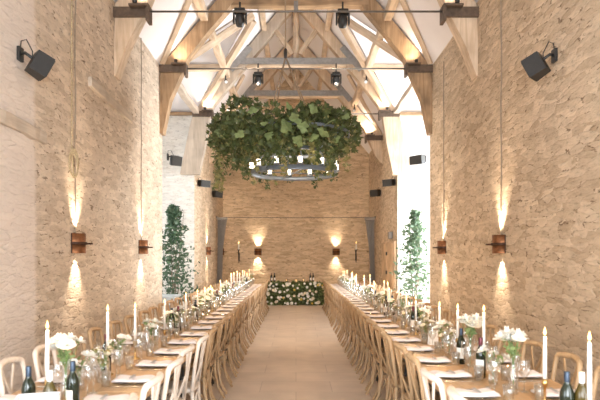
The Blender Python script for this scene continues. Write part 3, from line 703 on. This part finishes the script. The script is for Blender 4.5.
def blossom_mesh(name, mat, petals=((5, 0.25, 0.9), (6, 0.7, 0.55), (7, 1.0, 0.2)), seed=1):
    rr = random.Random(seed); mb = MB()
    for n, rad, lift in petals:
        off = rr.uniform(0, 2)
        for k in range(n):
            a = 2*PI*k/n+off; w = 0.55*rad*1.5/math.sqrt(n)*1.6
            m = Matrix.Rotation(a, 4, 'Z')
            pr = [(0.02, 0, 0), (0.5*rad, -w*.7, .32*lift+.04), (0.5*rad, w*.7, .32*lift+.04), (0.95*rad, -w*.75, .75*lift), (0.95*rad, w*.75, .75*lift), (1.08*rad, 0, .85*lift+.04)]
            mb.add(pr, [(0, 1, 2), (1, 3, 4, 2), (3, 5, 4)], True, m)
    me = bpy.data.meshes.new(name); me.from_pydata(mb.v, [], mb.f); me.polygons.foreach_set('use_smooth', mb.sm); me.materials.append(M[mat]); return me
BL = [blossom_mesh('rose_white', 'petal', seed=1), blossom_mesh('rose_cream', 'petal_c', seed=2), blossom_mesh('daisy_white', 'petal', ((9, 1.0, .15), (5, .35, .4)), 3), blossom_mesh('bloom_yellow', 'petal_y', seed=4)]
def blossom(parent, loc, size, kind=0, face=(0, -0.6, 0.8), name='blossom', label=None):
    o = bpy.data.objects.new(name, BL[kind]); COL.objects.link(o); o.parent = parent; o.location = loc
    q = Vector(face).to_track_quat('Z', 'Y'); o.rotation_euler = q.to_euler(); o.scale = (size,)*3
    return o
for i in range(88):
    x = rl.uniform(-0.97, 0.97); z = rl.uniform(0.06, 0.79)
    kd = 0 if i % 3 else 1
    if i % 11 == 0: kd = 3
    if i % 5 == 2: kd = 2
    blossom(ft, (x, -0.24-0.04*rl.random()+.1*abs(z-.45), z), rl.uniform(0.025, 0.058), kd, (rl.uniform(-.4, .4), -1, rl.uniform(0, .6)))

# ------------------------------------------------------------------ potted trees in the wings
def potted_tree(loc, h, spread, label, leafmat, n, kind):
    t = thing('potted_tree', label, 'plant', loc)
    mb = MB(); mb.lathe([(0.0, 0.0), (0.17, 0.0), (0.22, 0.42), (0.24, 0.45), (0.21, 0.45), (0.2, 0.40), (0.0, 0.40)], 20); mb.build('pot', 'terracotta', t)
    mb = MB(); mb.lathe([(0.2, 0.405), (0.1, 0.42), (0.0, 0.42)], 16); mb.build('soil', 'soil', t)
    rr = random.Random(int(h*100)); fo = MB()
    for k in range(5):
        a = 2*PI*k/5; tops = Vector((spread*.35*math.cos(a)*rr.random(), spread*.35*math.sin(a)*rr.random(), h*(0.97-.09*k)))
        b = Vector((0.05*math.cos(a), 0.05*math.sin(a), 0.4)); pts = [b.lerp(tops, q/6)+Vector((rr.uniform(-.03, .03), rr.uniform(-.03, .03), 0)) for q in range(7)]
        mb = MB(); mb.tube(pts, [0.018-.0022*q for q in range(7)], 6); mb.build('trunk', 'bark', t)
    for i in range(n):
        z = 0.5+(h-0.5)*(1-rr.random()**1.25); q = (z-.5)/(h-.5)
        rad = spread*(0.95-0.35*abs(q-.4))*(.45+.75*math.sin(z*6+3*math.sin(z*4))**2)
        a = rr.uniform(0, 2*PI); r = rad*math.sqrt(rr.random())*(1-q*.80)*(1+.35*math.sin(3*a+z*5))
        put_leaf(fo, Vector((r*math.cos(a), r*math.sin(a), z)), rr.uniform(.06, .12), 'leaf', rr, tilt=1.5)
    o = fo.build('foliage', leafmat, t, raw=True); o['kind'] = 'stuff'
potted_tree((-3.12, 14.9, 0), 2.95, 0.8, 'tall bushy green tree standing in the left wing against the pale stone', 'leaf_b', 1700, 'leaf')
potted_tree((3.02, 14.8, 0), 2.8, 0.7, 'airy green tree in bright daylight in the right wing opening', 'leaf_o', 1500, 'leaf')
t = thing('console_table', 'side table with painted-on blue daylight sheen in the left wing below the green tree', 'table', (-3.1, 13.6, 0))
mb = MB(); mb.box((0, 0, 0.74), (0.7, 0.8, 0.05), 0.01); mb.build('tabletop', 'sheen_top', t)
mb = MB(); mb.box((0, 0, 0.64), (0.6, 0.7, 0.15)); mb.build('apron', 'sheen_top', t)
for sx in (-1, 1):
    for sy in (-1, 1):
        mb = MB(); mb.tube([(sx*.28, sy*.33, 0), (sx*.28, sy*.33, 0.72)], 0.03, 4); mb.build('leg', 'oak', t)

# ------------------------------------------------------------------ dining tables
XI, XO, TZ = 1.0, 1.9, 0.76
TL = 1.83
def dining_table():
    t = thing('dining_table', '', 'table')
    mb = MB()
    for k in range(5):    # planks of one top, tongue to tongue
        w = (XO-XI)/5; mb.box((-(XO-XI)/2+w*(k+.5), 0, -0.016), (w-0.0005, TL-0.004, 0.032), 0.0025)
    mb.build('tabletop', 'tabletop', t)
    mb = MB(); mb.box((0, 0, -0.065), (0.86, TL-0.06, 0.012))
    for sx in (-1, 1): mb.box((sx*0.425, 0, -0.052), (0.012, TL-0.06, 0.04))
    mb.build('frame', 'ironblack', t)
    for sy in (-1, 1):
        for sx in (-1, 1):
            mb = MB(); mb.tube([(sx*0.30, sy*0.86, -0.07), (sx*0.36, sy*0.86, -TZ)], 0.014, 8); mb.build('leg', 'ironblack', t)
        mb = MB(); mb.tube([(-0.33, sy*0.86, -0.45), (0.33, sy*0.86, -0.45)], 0.011, 6); mb.build('leg_brace', 'ironblack', t)
    return t
Y0 = {-1: 2.12, 1: 2.30}; NT = 9
tab0 = None
SIDE = {-1: 'left', 1: 'right'}
for sx in (-1, 1):
    for k in range(NT):
        loc = (sx*(XI+XO)/2, Y0[sx]+TL*(k+.5), TZ)
        lab = f'wooden trestle table, {ordw(k+1)} from the camera end of the {SIDE[sx]} row'
        if tab0 is None: tab0 = dining_table(); tab0.location = loc; tab0['label'] = lab; tab0['group'] = 'dining tables in two long rows'
        else: dup(tab0, loc, 0, lab)

# ------------------------------------------------------------------ cross-back chairs (local: sitter faces +x)
def chair(pale):
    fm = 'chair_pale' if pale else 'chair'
    t = thing('cross_back_chair', '', 'chair')
    # seat: rounded square with rush top
    mb = MB(); out = []
    for k in range(24):
        a = 2*PI*k/24; c, s = math.cos(a), math.sin(a); e = 0.45
        out.append((0.205*math.copysign(abs(c)**e, c), (0.205+0.018*(c))*math.copysign(abs(s)**e, s)))
    vs = []; fs = []
    for z, sc in ((0.432, .97), (0.437, 1.0), (0.458, 1.0), (0.466, .97), (0.468, .6)):
        for x, y in out: vs.append((x*sc, y*sc, z))
    for j in range(4):
        for k in range(24): fs.append((j*24+k, j*24+(k+1) % 24, (j+1)*24+(k+1) % 24, (j+1)*24+k))
    fs += [tuple(range(23, -1, -1)), tuple(range(96, 120))]
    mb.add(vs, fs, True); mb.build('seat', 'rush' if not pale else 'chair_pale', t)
    # hoop of the back: posts rising from the seat, bowed top rail
    P = []
    for s in (-1, 1):
        side = [(-0.185, s*.185, .44), (-0.195, s*.192, .56), (-0.215, s*.202, .70), (-0.235, s*.205, .82), (-0.245, s*.203, .878), (-0.254, s*.180, .903)]
        P.append(side)
    mid = [(-0.275, .1, .912), (-0.288, .035, .916), (-0.288, -.035, .916), (-0.275, -.1, .912)]
    path = P[1]+mid+P[0][::-1]
    mb = MB(); rad = [.018]*4+[.020, .022]+[.024]*4+[.022, .020]+[.018]*4
    mb.tube(path, rad, 8, flat=(1.0, 1.0)); mb.build('back_frame', fm, t)
    # crossing slats
    for s in (-1, 1):
        pts = []
        for q in range(9):
            u = q/8; y = s*(-0.178+0.30*u); z = .475+.42*u; x = -0.19-.085*u-.012*math.sin(PI*u)-(.004*s)
            pts.append((x, y+s*0.035*math.sin(PI*u), z))
        mb = MB(); mb.tube(pts, 0.016, 6, flat=(0.55, 1.25), up=(1, 0, 0)); mb.build('cross_slat', fm, t)
    # legs
    for s in (-1, 1):
        mb = MB(); mb.tube([(-0.185, s*.185, .45), (-0.192, s*.188, .30), (-0.222, s*.194, .14), (-0.30, s*.20, 0)], [.018, .018, .017, .015], 8); mb.build('leg', fm, t)
        mb = MB(); mb.tube([(0.17, s*.175, .435), (0.178, s*.18, .2), (0.185, s*.185, 0)], [.018, .0175, .014], 8); mb.build('leg', fm, t)
    # bentwood arches under the seat
    for s in (-1, 1):
        pts = [(-0.195+.375*q/8, s*.182, .20+.20*math.sin(PI*q/8)) for q in range(9)]
        mb = MB(); mb.tube(pts, 0.009, 6); mb.build('arch_brace', fm, t)
    pts = [(-0.20, -.185+.37*q/8, .20+.20*math.sin(PI*q/8)) for q in range(9)]
    mb = MB(); mb.tube(pts, 0.009, 6); mb.build('arch_brace', fm, t)
    return t
proto = {}
rc = random.Random(11)
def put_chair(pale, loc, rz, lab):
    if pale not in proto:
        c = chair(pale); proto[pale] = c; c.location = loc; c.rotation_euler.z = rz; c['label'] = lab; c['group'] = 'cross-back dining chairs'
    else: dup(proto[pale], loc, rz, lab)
SET = {-1: [], 1: []}
for sx in (-1, 1):
    ys = [Y0[sx]+TL*(k+.5)+d for k in range(NT) for d in (-.61, 0, .61)]
    SET[sx] = ys
    n = 0
    for y in ys:          # aisle side
        if y < 2.9 or y > 18.6: continue
        n += 1
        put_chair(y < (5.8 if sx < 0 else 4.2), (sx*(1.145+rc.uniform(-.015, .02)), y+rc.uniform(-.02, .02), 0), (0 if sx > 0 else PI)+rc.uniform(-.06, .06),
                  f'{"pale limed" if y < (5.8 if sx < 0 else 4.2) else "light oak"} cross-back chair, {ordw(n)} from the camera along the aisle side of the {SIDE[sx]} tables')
    n = 0
    for y in ys:          # wall side
        if y < 3.7 or y > 18.6: continue
        n += 1
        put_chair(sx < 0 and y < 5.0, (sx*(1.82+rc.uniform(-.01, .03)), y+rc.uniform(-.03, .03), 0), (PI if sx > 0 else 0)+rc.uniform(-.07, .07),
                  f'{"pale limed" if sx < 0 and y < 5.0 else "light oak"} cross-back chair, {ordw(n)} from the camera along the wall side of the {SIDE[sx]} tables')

# ------------------------------------------------------------------ table ware
def plate():
    mb = MB(); mb.lathe([(0.0, 0.004), (0.085, 0.004), (0.10, 0.010), (0.135, 0.017), (0.138, 0.015), (0.10, 0.004), (0.08, 0.0), (0.0, 0.0)], 28)
    return mb.build('dinner_plate', 'glassplate')
def napkin():
    mb = MB(); vs = []; fs = []; nx, ny = 10, 6; rr = random.Random(2)
    for lay in (0, 1):
        for j in range(ny+1):
            for i in range(nx+1):
                x = (i/nx-.5)*.29; y = (j/ny-.5)*.17
                z = 0.016 if lay == 0 else 0.034+0.006*math.sin(i*.9)+0.004*math.sin(j*1.3)-(.012 if i in (0, nx) or j in (0, ny) else 0)
                vs.append((x*(1.02 if lay == 0 else 1)+.004*math.sin(j), y+.004*math.sin(i*.8), z))
    N = (nx+1)*(ny+1)
    for lay in (0, 1):
        for j in range(ny):
            for i in range(nx):
                a = lay*N+j*(nx+1)+i; fs.append((a, a+1, a+nx+2, a+nx+1))
    edge = [i for i in range(nx+1)]+[j*(nx+1)+nx for j in range(1, ny+1)]+[ny*(nx+1)+i for i in range(nx-1, -1, -1)]+[j*(nx+1) for j in range(ny-1, 0, -1)]
    for k in range(len(edge)):
        a, b = edge[k], edge[(k+1) % len(edge)]; fs.append((a, b, b+N, a+N))
    mb.add(vs, fs, True); o = mb.build('napkin', 'napkin')
    r = MB(); r.box((0.02, 0, 0.0405), (0.018, 0.13, 0.004), 0.001); r.build('ribbon', 'ribbon', o)
    return o
def wine_glass():
    mb = MB(); mb.lathe([(0.034, 0.0), (0.034, 0.003), (0.006, 0.008), (0.004, 0.03), (0.004, 0.085), (0.012, 0.095), (0.034, 0.125), (0.040, 0.155), (0.037, 0.195), (0.033, 0.215)], 14)
    return mb.build('wine_glass', 'glass')
def flute():
    mb = MB(); mb.lathe([(0.032, 0.0), (0.032, 0.003), (0.005, 0.008), (0.0038, 0.03), (0.0038, 0.09), (0.012, 0.105), (0.025, 0.14), (0.027, 0.18), (0.023, 0.235)], 14)
    return mb.build('champagne_flute', 'glass')
def tumbler():
    mb = MB(); mb.lathe([(0.0, 0.006), (0.027, 0.004), (0.03, 0.0), (0.034, 0.05), (0.037, 0.105), (0.0355, 0.105), (0.031, 0.02), (0.0, 0.012)], 14)
    return mb.build('water_tumbler', 'glass')
def knife():
    mb = MB(); mb.box((-0.05, 0, 0.004), (0.10, 0.016, 0.006), 0.002); mb.box((0.05, 0.002, 0.003), (0.12, 0.019, 0.002)); return mb.build('table_knife', 'cutlery')
def fork():
    mb = MB(); mb.box((-0.03, 0, 0.004), (0.14, 0.009, 0.004), 0.001); mb.box((0.06, 0, 0.004), (0.04, 0.022, 0.003), 0.001)
    for k in (-1, 0, 1): mb.box((0.098, k*.008, 0.004), (0.045, 0.004, 0.003))
    return mb.build('table_fork', 'cutlery')
PT = {}
def put(kind, maker, loc, rz, lab, cat, group):
    if kind not in PT:
        o = maker(); PT[kind] = o; o.location = loc; o.rotation_euler.z = rz; tag(o, lab, cat, group); return o
    o = dup(PT[kind], loc, rz, lab); o['category'] = cat; o['group'] = group; return o
rs = random.Random(21)
OCC = [(-1.32, 2.98, .13)]
for sx in (-1, 1):
    for wall in (False, True):
        n = 0; sd = 'wall' if wall else 'aisle'
        for y in SET[sx]:
            if y < (3.6 if not wall else 3.3) or y > 18.6: continue
            n += 1
            pass
            X = sx*(XO-0.185 if wall else XI+0.185); face = (1 if not wall else -1)*sx      # towards table middle
            rz = 0 if face > 0 else PI
            where = f'{ordw(n)} place setting from the camera, {sd} side, {SIDE[sx]} tables'
            put('plate', plate, (X, y, TZ), 0, 'smoky glass plate at the '+where, 'plate', 'plates along the tables')
            put('napkin', napkin, (X+rs.uniform(-.01, .01)-face*.01, y, TZ), rz+rs.uniform(-.08, .08), 'folded pale linen napkin, '+where, 'napkin', 'napkins along the tables')
            put('wine', wine_glass, (X+face*(.165+rs.uniform(-.008, .008)), y+.13+rs.uniform(-.01, .02), TZ), 0, 'stemmed wine glass, '+where, 'glass', 'wine glasses')
            put('tumbler', tumbler, (X+face*(.165+rs.uniform(-.006, .006)), y-.125+rs.uniform(-.02, .01), TZ), 0, 'clear water tumbler, '+where, 'glass', 'water tumblers')
            put('flute', flute, (X+face*.175, y+.255+rs.uniform(-.01, .02), TZ), 0, 'tall champagne flute, '+where, 'glass', 'champagne flutes')
            for dy in (.135, -.13, .26): OCC.append((X+face*.17, y+dy, .036))
            if y < 8:
                put('knife', knife, (X, y-face*.17, TZ), rz, 'steel table knife, '+where, 'knife', 'table knives')
                put('fork', fork, (X, y+face*.17, TZ), rz, 'steel table fork, '+where, 'fork', 'table forks')

# centre-line decoration ------------------------------------------------
def candlestick(h):
    t = thing('candlestick', '', 'candle holder')
    mb = MB(); mb.lathe([(0.0, 0.0), (0.045, 0.0), (0.047, 0.006), (0.02, 0.014), (0.008, 0.025), (0.007, h-.05), (0.012, h-.045)], 14); mb.build('base_and_stem', 'brass', t)
    mb = MB(); mb.lathe([(0.007, h-.05), (0.017, h-.035), (0.016, h), (0.0125, h), (0.0125, h-.02), (0.0, h-.02)], 14); mb.build('cup', 'brass', t)
    return t
def taper(h):
    t = thing('taper_candle', '', 'candle')
    mb = MB(); mb.lathe([(0.0, 0), (0.0122, 0.0), (0.0115, h*.5), (0.0095, h-.006), (0.004, h), (0.0, h)], 12); mb.build('wax', 'wax', t)
    mb = MB(); mb.tube([(0, 0, h-.002), (0.001, 0, h+.012)], 0.0013, 5); mb.build('wick', 'wick', t)
    mb = MB(); mb.lathe([(0.0, h+.006), (0.007, h+.014), (0.0088, h+.022), (0.005, h+.038), (0.0, h+.056)], 10); mb.build('flame', 'flame', t)
    return t
HS = {}
def put2(key, maker, loc, rz, lab, group):
    if key not in HS:
        o = maker(); HS[key] = o; o.location = loc; o.rotation_euler.z = rz; o['label'] = lab; o['group'] = group; return o
    return dup(HS[key], loc, rz, lab, group)
XC = (XI+XO)/2
def free(sx, x, y, r, step=0.03):
    '''nearest clear spot along the middle of the table'''
    for k in range(60):
        for d in ((0,) if k == 0 else (k*step, -k*step)):
            for ex in (0, -.05, .05):
                xx = sx*min(max(abs(x)+ex, XC-.075+r*.5), XC+.075-r*.5)
                if all((xx-a)**2+(y+d-b)**2 > (r+c)**2 for a, b, c in OCC):
                    OCC.append((xx, y+d, r)); return xx, y+d
    return x, y
def px_items(sx, lst):
    return lst
cand = {-1: [(-1.45, 3.40, .20, .31), (-1.46, 4.52, .19, .31), (-1.44, 5.22, .16, .30), (-1.46, 6.48, .12, .32), (-1.45, 7.68, .12, .32), (-1.42, 8.4, .1, .3)],
        1: [(1.47, 2.92, .22, .31), (1.46, 3.42, .20, .27), (1.45, 4.50, .19, .31), (1.42, 5.12, .20, .27)]}
rcand = random.Random(4)
for sx in (-1, 1):
    y = cand[sx][-1][1]+(.6 if sx < 0 else .75)
    while y < 18.5:
        cand[sx].append((sx*(XC+rcand.uniform(-.08, .08)), y, rcand.choice((.10, .16, .2)), rcand.choice((.27, .31, .32)))); y += rcand.uniform(.5, .95)
for sx in (-1, 1):
    for n, (x, y, hs, hc) in enumerate(cand[sx]):
        OCC.append((x, y, .05))
        hs = min((.10, .16, .20), key=lambda q: abs(q-hs)); hc = min((.27, .31), key=lambda q: abs(q-hc))
        put2(('st', hs), lambda: candlestick(hs), (x, y, TZ), 0, f'slim brass candlestick, {ordw(n+1)} from the camera on the {SIDE[sx]} tables', 'brass candlesticks')
        put2(('ca', hc), lambda: taper(hc), (x, y, TZ+hs-.02), 0, f'lit white taper candle, {ordw(n+1)} from the camera on the {SIDE[sx]} tables', 'lit taper candles')
        point('candle_light', (x, y, TZ+hs+hc+.02), 2.6, (1.0, 0.62, 0.28), 0.02)

def vase(kind, seed):
    rr = random.Random(seed)
    t = thing('flower_vase', '', 'vase')
    if kind == 'bud': prof = [(0.0, .004), (.03, .003), (.032, .0), (.036, .03), (.034, .06), (.018, .085), (.016, .11), (.02, .118)]; h = .118
    elif kind == 'tall': prof = [(0.0, .004), (.027, .0), (.03, .02), (.03, .10), (.016, .15), (.0145, .2), (.017, .205)]; h = .205
    elif kind == 'big': prof = [(0.0, .004), (.03, .0), (.033, .02), (.033, .12), (.018, .18), (.0165, .24), (.02, .25)]; h = .25
    else: prof = [(0.0, .004), (.04, .0), (.045, .03), (.042, .08), (.045, .10)]; h = .10
    mb = MB(); mb.lathe(prof, 16); mb.build('glass_vase', 'glass', t)
    nb = {'bud': 4, 'tall': 5, 'low': 5, 'big': 9}[kind]
    heads = []
    st = MB(); lf = MB()
    for k in range(nb+2):
        a = rr.uniform(0, 2*PI); sp = rr.uniform(.03, .10); top = Vector((sp*math.cos(a), sp*math.sin(a), h+rr.uniform(.05, .15)))
        st.tube([(0, 0, .01), (0.006*math.cos(a), .006*math.sin(a), h*.9), top], 0.0018, 4); heads.append(top)
        for q in range(5):
            p = Vector((0, 0, h)).lerp(top, rr.uniform(.1, 1.0)); put_leaf(lf, p, rr.uniform(.025, .045), 'leaf', rr, tilt=1.2)
    st.build('stems', 'stem', t)
    o = lf.build('leaves', 'leaf3' if kind != 'low' else 'leaf2', t, raw=True)
    for k in range(nb):
        kd = 0 if kind != 'low' else (1 if k % 2 else 2)
        if kind == 'bud' and k == 3: kd = 2
        d = heads[k]-Vector((0, 0, h-.05))
        blossom(t, heads[k], rr.uniform(.045, .07) if kind == 'big' else rr.uniform(.034, .054) if kind != 'low' else rr.uniform(.02, .03), kd, d)
    if kind == 'low':      # dried sprays
        sp_ = MB()
        for k in range(40):
            a = rr.uniform(0, 2*PI); r = rr.uniform(.0, .10); p = Vector((r*math.cos(a), r*math.sin(a), h+rr.uniform(.03, .2))); put_leaf(sp_, p, rr.uniform(.012, .022), 'leaf', rr, tilt=1.5)
        o = sp_.build('dried_spray', 'pampas', t, raw=True); o['kind'] = 'stuff'
    return t
def wine_bottle(foil, body, label=True):
    t = thing('wine_bottle', '', 'bottle')
    mb = MB(); mb.lathe([(0.0, .008), (.03, .0), (.037, .006), (.0375, .18), (.034, .2), (.018, .235), (.0145, .25), (.0145, .26)], 18); mb.build('glass_body', body, t)
    mb = MB(); mb.lathe([(.0152, .235), (.0155, .245), (.0155, .30), (.0145, .303), (0.0, .303)], 14); mb.build('foil_cap', foil, t)
    if label:
        mb = MB(); mb.lathe([(.0380, .05), (.0380, .14)], 14, a0=-1.9, a1=1.9); mb.build('paper_label', 'card', t)
    return t
def menu_card():
    t = thing('table_card', '', 'card')
    mb = MB()
    mb.add([(-.05, 0, 0), (.05, 0, 0), (.05, .012, .15), (-.05, .012, .15), (-.05, .06, 0), (.05, .06, 0), (-.05, .002, 0), (.05, .002, 0), (.05, .014, .1485), (-.05, .014, .1485)],
           [(0, 1, 2, 3), (3, 2, 5, 4)]); mb.build('folded_card', 'card', t)
    return t
def carafe():
    t = thing('water_carafe', '', 'carafe')
    mb = MB(); mb.lathe([(0.0, .005), (.042, .0), (.045, .01), (.045, .13), (.022, .19), (.02, .225), (.026, .25)], 16); mb.build('glass_body', 'glass', t); return t
rv = random.Random(31)
fixed = {-1: [('big', -1.43, 3.62), ('bud', -1.55, 3.85), ('low', -1.40, 4.25), ('bud', -1.48, 4.95), ('bud', -1.40, 5.75), ('low', -1.48, 6.1)],
         1: [('big', 1.50, 3.95), ('bud', 1.42, 4.2), ('big', 1.45, 4.85), ('low', 1.38, 5.5), ('bud', 1.43, 5.8)]}
for sx in (-1, 1):
    lst = list(fixed[sx]); y = lst[-1][2]+.45
    while y < 18.5:
        lst.append((rv.choice(('bud', 'low', 'low', 'tall')), sx*(XC+rv.uniform(-.13, .13)), y)); y += rv.uniform(.3, .5)
    for n, (kd, x, y) in enumerate(lst):
        x, y = free(sx, x, y, .075)
        ds = {'bud': 'small glass vase of white blooms', 'tall': 'slender glass vase of white blooms', 'big': 'tall glass vase of large white roses', 'low': 'low glass vase of cream flowers and dried sprays'}[kd]
        v = n % 2
        put2(('v', kd, v), lambda: vase(kd, 5+v*7), (x, y, TZ), rv.uniform(0, 6), f'{ds}, {ordw(n+1)} vase from the camera, {SIDE[sx]} tables', 'flower vases')
# bottles: (side, x, y, kind)
BK = {'dark': ('foil_d', 'bottle'), 'white': ('foil_w', 'bottle_amber'), 'red': ('foil_r', 'bottle')}
bot = {-1: [('dark', -1.50, 3.27), ('white', -1.33, 3.15), ('dark', -1.31, 3.42), ('red', -1.55, 4.62), ('dark', -1.52, 6.9), ('red', -1.45, 7.0)],
       1: [('dark', 1.45, 3.12), ('white', 1.52, 3.10), ('dark', 1.36, 4.95), ('red', 1.32, 4.62), ('dark', 1.42, 6.9), ('red', 1.49, 7.15)]}
rb = random.Random(8)
for sx in (-1, 1):
    y = 8.2
    while y < 18.3:
        bot[sx].append((rb.choice(('dark', 'red', 'dark')), sx*(XC+rb.uniform(-.12, .12)), y)); y += rb.uniform(.7, 1.25)
    for n, (kd, x, y) in enumerate(bot[sx]):
        f, b = BK[kd]
        if y > 3.5: x, y = free(sx, x, y, .045)
        put2(('b', kd), lambda: wine_bottle(f, b), (x, y, TZ), PI if True else 0, f"{'amber' if kd == 'white' else 'dark'} wine bottle with {'white' if kd == 'white' else 'navy' if kd == 'dark' else 'burgundy'} foil, {ordw(n+1)} bottle from the camera, {SIDE[sx]} tables", 'wine bottles')
rk = random.Random(15)
for sx in (-1, 1):
    for n, y in enumerate((6.6 if sx < 0 else 6.35, 9.4, 11.9, 14.3, 16.6)):
        x_, y_ = free(sx, sx*1.42, y, .06)
        put2('card', menu_card, (x_, y_-.03, TZ), 0, f'folded white card standing on the {SIDE[sx]} tables, {ordw(n+1)} card from the camera', 'standing white cards')
    for n, y in enumerate((4.45, 5.6, 7.4, 10.2, 12.6, 15.1)):
        x_, y_ = free(sx, sx*1.5, y+.1, .055)
        put2('carafe', carafe, (x_, y_, TZ), 0, f'clear glass water carafe, {ordw(n+1)} carafe from the camera, {SIDE[sx]} tables', 'glass carafes')
# white bottle cooler near the camera on the left
t = thing('wine_cooler', 'white rectangular bottle cooler at the camera end of the left table', 'cooler', (-1.32, 2.98, TZ), 0.3)
mb = MB(); mb.prism([(-.10, -.06), (.10, -.06), (.10, .06), (-.10, .06)], 'z', 0, .012)
for s in (-1, 1):
    mb.box((s*.097, 0, .10), (.012, .13, .20), .003); mb.box((0, s*.06, .10), (.2, .012, .20), .003)
mb.build('trough', 'ceramic', t)
mb = MB(); mb.tube([(-.10, -.066, .2), (.10, -.066, .2), (.10, .066, .2), (-.10, .066, .2)], .006, 6, closed=True); mb.build('rim', 'ceramic', t)
# things on the sweetheart table
for n, (x, y, kd) in enumerate(((-.86, 20.4, 'red'), (-.76, 20.5, 'dark'), (.50, 20.4, 'red'), (.60, 20.5, 'dark'))):
    f, b = BK[kd]
    put2(('b', kd), lambda: wine_bottle(f, b), (x, y, .7775), 0, f"dark wine bottle on the top table, {'left' if n < 2 else 'right'} pair, {'burgundy' if kd == 'red' else 'navy'} foil", 'wine bottles')
for n, x in enumerate((-.34, .0, .26)):
    t = thing('tealight', f"glowing tealight on the top table, {('left', 'middle', 'right')[n]} of three", 'candle', (x, 20.35, .7775), group='tealights')
    mb = MB(); mb.lathe([(0, 0), (.03, 0), (.034, .07), (.031, .07), (.028, .01), (0, .01)], 14); mb.build('glass_cup', 'glass', t)
    mb = MB(); mb.lathe([(.02, .01), (.02, .03), (0, .03)], 12); mb.build('wax', 'wax', t)
    mb = MB(); mb.lathe([(0, .03), (.012, .045), (.006, .07), (0, .09)], 8); mb.build('flame', 'flame', t)

# ------------------------------------------------------------------ uplighters tucked on the truss feet
P_UP = 13
for i, y in enumerate(TR_Y):
    for sx in (-1, 1):
        t = thing('uplighter', f'small black uplighter on the {SIDE[sx]} bracket of the {ordw(i+1)} truss', 'uplighter', (sx*(W-.36), y-.28, (5.42, 5.52, 5.52, 5.5)[i]+.09), group='uplighters on the trusses')
        mb = MB(); mb.lathe([(0, 0), (.035, 0), (.04, .05), (.03, .05), (.028, .02), (0, .02)], 12); mb.build('housing', 'black', t)
        mb = MB(); mb.lathe([(.026, .025), (.015, .035), (0, .037)], 10); mb.build('bulb', 'lampglow', t)
        spot('uplight', (sx*(W-.36), y-.28, (5.42, 5.52, 5.52, 5.5)[i]+.15), (-sx*.35, .15, 1), P_UP*(1, 1, 2, 3.2)[i], WARM2, math.radians(150), 0.9, 0.05)

# ------------------------------------------------------------------ world, camera, view
w = bpy.data.worlds.new('world'); scene.world = w; w.use_nodes = True
bg = w.node_tree.nodes['Background']; bg.inputs[0].default_value = (0.75, 0.86, 1.0, 1); bg.inputs[1].default_value = 1.0
cam = bpy.data.cameras.new('camera'); co = bpy.data.objects.new('camera', cam); COL.objects.link(co)
co.location = (0, 0, HC); co.rotation_euler = (PI/2, 0, 0)
cam.sensor_width = 36.0; cam.lens = 583/600*36; cam.shift_x = 4/600; cam.shift_y = 56/600
cam.clip_start = 0.05; cam.clip_end = 100
cam.dof.use_dof = True; cam.dof.focus_distance = 9.0; cam.dof.aperture_fstop = 2.8
scene.camera = co
vs = scene.view_settings; vs.view_transform = 'Standard'; vs.look = 'None'; vs.gamma = 1; vs.use_curve_mapping = False
vs.exposure = 1.12
scene.cycles.use_denoising = True
scene.cycles.max_bounces = 10; scene.cycles.diffuse_bounces = 5; scene.cycles.transparent_max_bounces = 24
scene.cycles.caustics_reflective = False; scene.cycles.caustics_refractive = False
scene.cycles.sample_clamp_indirect = 6.0
